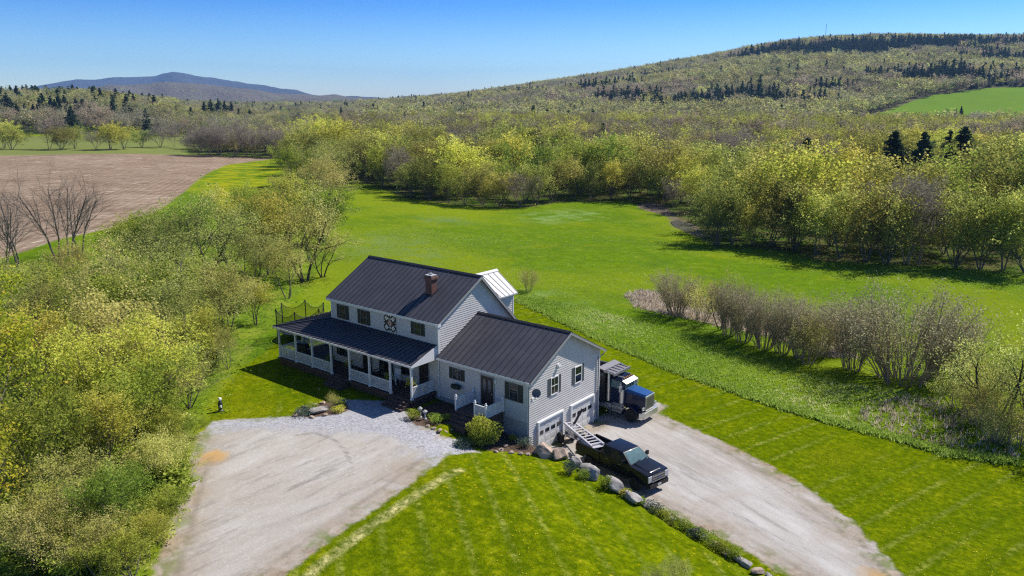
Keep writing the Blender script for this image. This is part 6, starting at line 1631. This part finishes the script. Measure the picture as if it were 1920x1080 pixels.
# leafy ground cover through the thicket
X, Y = strip(90000, PL['thicket'], -1.3, 200); kd = np.maximum(SDp(X, Y, 'left_drive'), -9) < -.15; X, Y = X[kd], Y[kd]; D, S, PX = polar(X, Y); kk = (D < 110) & (rng.uniform(0, 1, len(D)) < np.clip(60/D, .3, 1)**2); X, Y = X[kk], Y[kk]
n = len(X); C = np.stack([X, Y, hgt(X, Y)+np.abs(rng.normal(0, .28, n))*(1+.6*wob(X, Y, 3, 401))], -1)
C = np.repeat(C, 3, 0)+rng.normal(0, .18, (3*n, 3)); V, F = quads(C, .20, rng, .5)
tag(link_mesh('undergrowth', np_mesh('undergrowth', V, F, [L_GREEN], attrs={'v': ('FACE', np.clip(.45+.22*wob(C[:, 0], C[:, 1], 2.5, 402)+rng.normal(0, .2, len(C)), 0, 1))})), kind='stuff')
# shadowy scrub under the edge of the wood
X, Y = strip(18000, PL['wood'], -.4, 16); n = len(X)
C = np.stack([X, Y, hgt(X, Y)+np.abs(rng.normal(0, .5, n))], -1); C = np.repeat(C, 2, 0)+rng.normal(0, .3, (2*n, 3)); V, F = quads(C, .34, rng, .5)
tag(link_mesh('wood_undergrowth', np_mesh('wood_undergrowth', V, F, [L_OLIVE], attrs={'v': ('FACE', np.clip(.35+.2*wob(C[:, 0], C[:, 1], 3, 403)+rng.normal(0, .2, len(C)), 0, 1))})), kind='stuff')
# dandelions in the near lawn
X, Y = strip(26000, PL['lawn'], .6, 200); D, S, PX = polar(X, Y)
kk = (D < 60) & (np.maximum(sdist(X, Y, PL['left_drive']), sdist(X, Y, PL['right_drive'])) < -.3) & (wob(X, Y, 3.2, 500)+rng.normal(0, .35, len(X)) > 1.0) & ~((X < 10.5) & (Y > -2)); X, Y = X[kk], Y[kk]
V, F = quads(np.stack([X, Y, hgt(X, Y)+.05], -1), .07, rng, 3)
M_DAND = plain('dandelion_yellow', (.62, .47, .01), .8, var=.2)
tag(link_mesh('dandelions', np_mesh('dandelions', V, F, [M_DAND])), kind='stuff')

# ================================================================ AIR, SUN, SKY, CAMERA
SUND = Vector((.225, .635, .74)).normalized()
EL = math.asin(SUND.z); AZ = math.atan2(SUND.x, SUND.y)
hz = NT('haze_air'); pv = hz.n('ShaderNodeVolumePrincipled')
pv.inputs['Color'].default_value = (.29, .55, 1.0, 1); pv.inputs['Density'].default_value = HAZE if 'HAZE' in globals() else 6.2e-5; pv.inputs['Anisotropy'].default_value = 0.0
hz.l(pv.outputs[0], hz.out.inputs['Volume'])
m = MB(); m.box(-10800, 10800, -1200, 10800, -60, 560)
tag(m.build('haze', hz.m), kind='stuff')
ld = bpy.data.lights.new('sun', 'SUN'); ld.energy = 5.0; ld.angle = R(.53); ld.color = (1.0, .945, .86)
lo = bpy.data.objects.new('sun', ld); COL.objects.link(lo); lo.rotation_euler = (-SUND).to_track_quat('-Z', 'Y').to_euler(); lo.location = (0, 0, 60)
wd = bpy.data.worlds.new('World'); scene.world = wd; wd.use_nodes = True
wt = wd.node_tree; wt.nodes.clear()
sk = wt.nodes.new('ShaderNodeTexSky'); sk.sky_type = 'NISHITA'; sk.sun_disc = False; sk.sun_elevation = EL; sk.sun_rotation = AZ
sk.air_density = 1.0; sk.dust_density = .3; sk.ozone_density = 2.5; sk.altitude = 200
bg = wt.nodes.new('ShaderNodeBackground'); bg.inputs[1].default_value = .135
wo = wt.nodes.new('ShaderNodeOutputWorld'); m1 = wt.nodes.new('ShaderNodeVectorMath'); m1.operation = 'SCALE'; m1.inputs['Scale'].default_value = .12; wt.links.new(sk.outputs[0], m1.inputs[0])
gm_ = wt.nodes.new('ShaderNodeGamma'); gm_.inputs[1].default_value = 1.3; wt.links.new(m1.outputs[0], gm_.inputs[0])
m2 = wt.nodes.new('ShaderNodeVectorMath'); m2.operation = 'SCALE'; m2.inputs['Scale'].default_value = 1/.12; wt.links.new(gm_.outputs[0], m2.inputs[0])
m3 = wt.nodes.new('ShaderNodeVectorMath'); m3.operation = 'MULTIPLY'; wt.links.new(m2.outputs[0], m3.inputs[0])
tc = wt.nodes.new('ShaderNodeTexCoord'); sx = wt.nodes.new('ShaderNodeSeparateXYZ'); wt.links.new(tc.outputs['Generated'], sx.inputs[0])
rp = wt.nodes.new('ShaderNodeValToRGB'); cr = rp.color_ramp; wt.links.new(sx.outputs[2], rp.inputs[0])
for i_, (p_, c_) in enumerate([(0, (.86, .94, 1.0)), (.035, (.62, .80, 1.0)), (.115, (.19, .46, .88)), (.30, (.20, .42, .78)), (.65, (.55, .66, .78))]):
    e_ = cr.elements[i_] if i_ < 2 else cr.elements.new(p_)
    e_.position = p_; e_.color = (*c_, 1)
wt.links.new(rp.outputs[0], m3.inputs[1])
wt.links.new(m3.outputs[0], bg.inputs[0]); wt.links.new(bg.outputs[0], wo.inputs[0])
cd = bpy.data.cameras.new('camera'); cd.sensor_width = 36; cd.lens = FPX/1920*36; cd.clip_start = .5; cd.clip_end = 40000
co = bpy.data.objects.new('camera', cd); COL.objects.link(co)
M = Matrix(((RT[0], UP[0], -FW[0], CAM[0]), (RT[1], UP[1], -FW[1], CAM[1]), (RT[2], UP[2], -FW[2], CAM[2]), (0, 0, 0, 1)))
co.matrix_world = M; scene.camera = co
vs = scene.view_settings; vs.view_transform = 'Standard'; vs.look = 'None'; vs.gamma = 1; vs.exposure = .5
cy = scene.cycles; cy.max_bounces = 5; cy.diffuse_bounces = 4; cy.glossy_bounces = 2; cy.transmission_bounces = 3; cy.transparent_max_bounces = 8; cy.volume_bounces = 0
cy.use_denoising = False; cy.pixel_filter_type = 'BLACKMAN_HARRIS'; cy.filter_width = 1.25; cy.use_adaptive_sampling = True; cy.adaptive_threshold = .01; cy.sample_clamp_indirect = 4
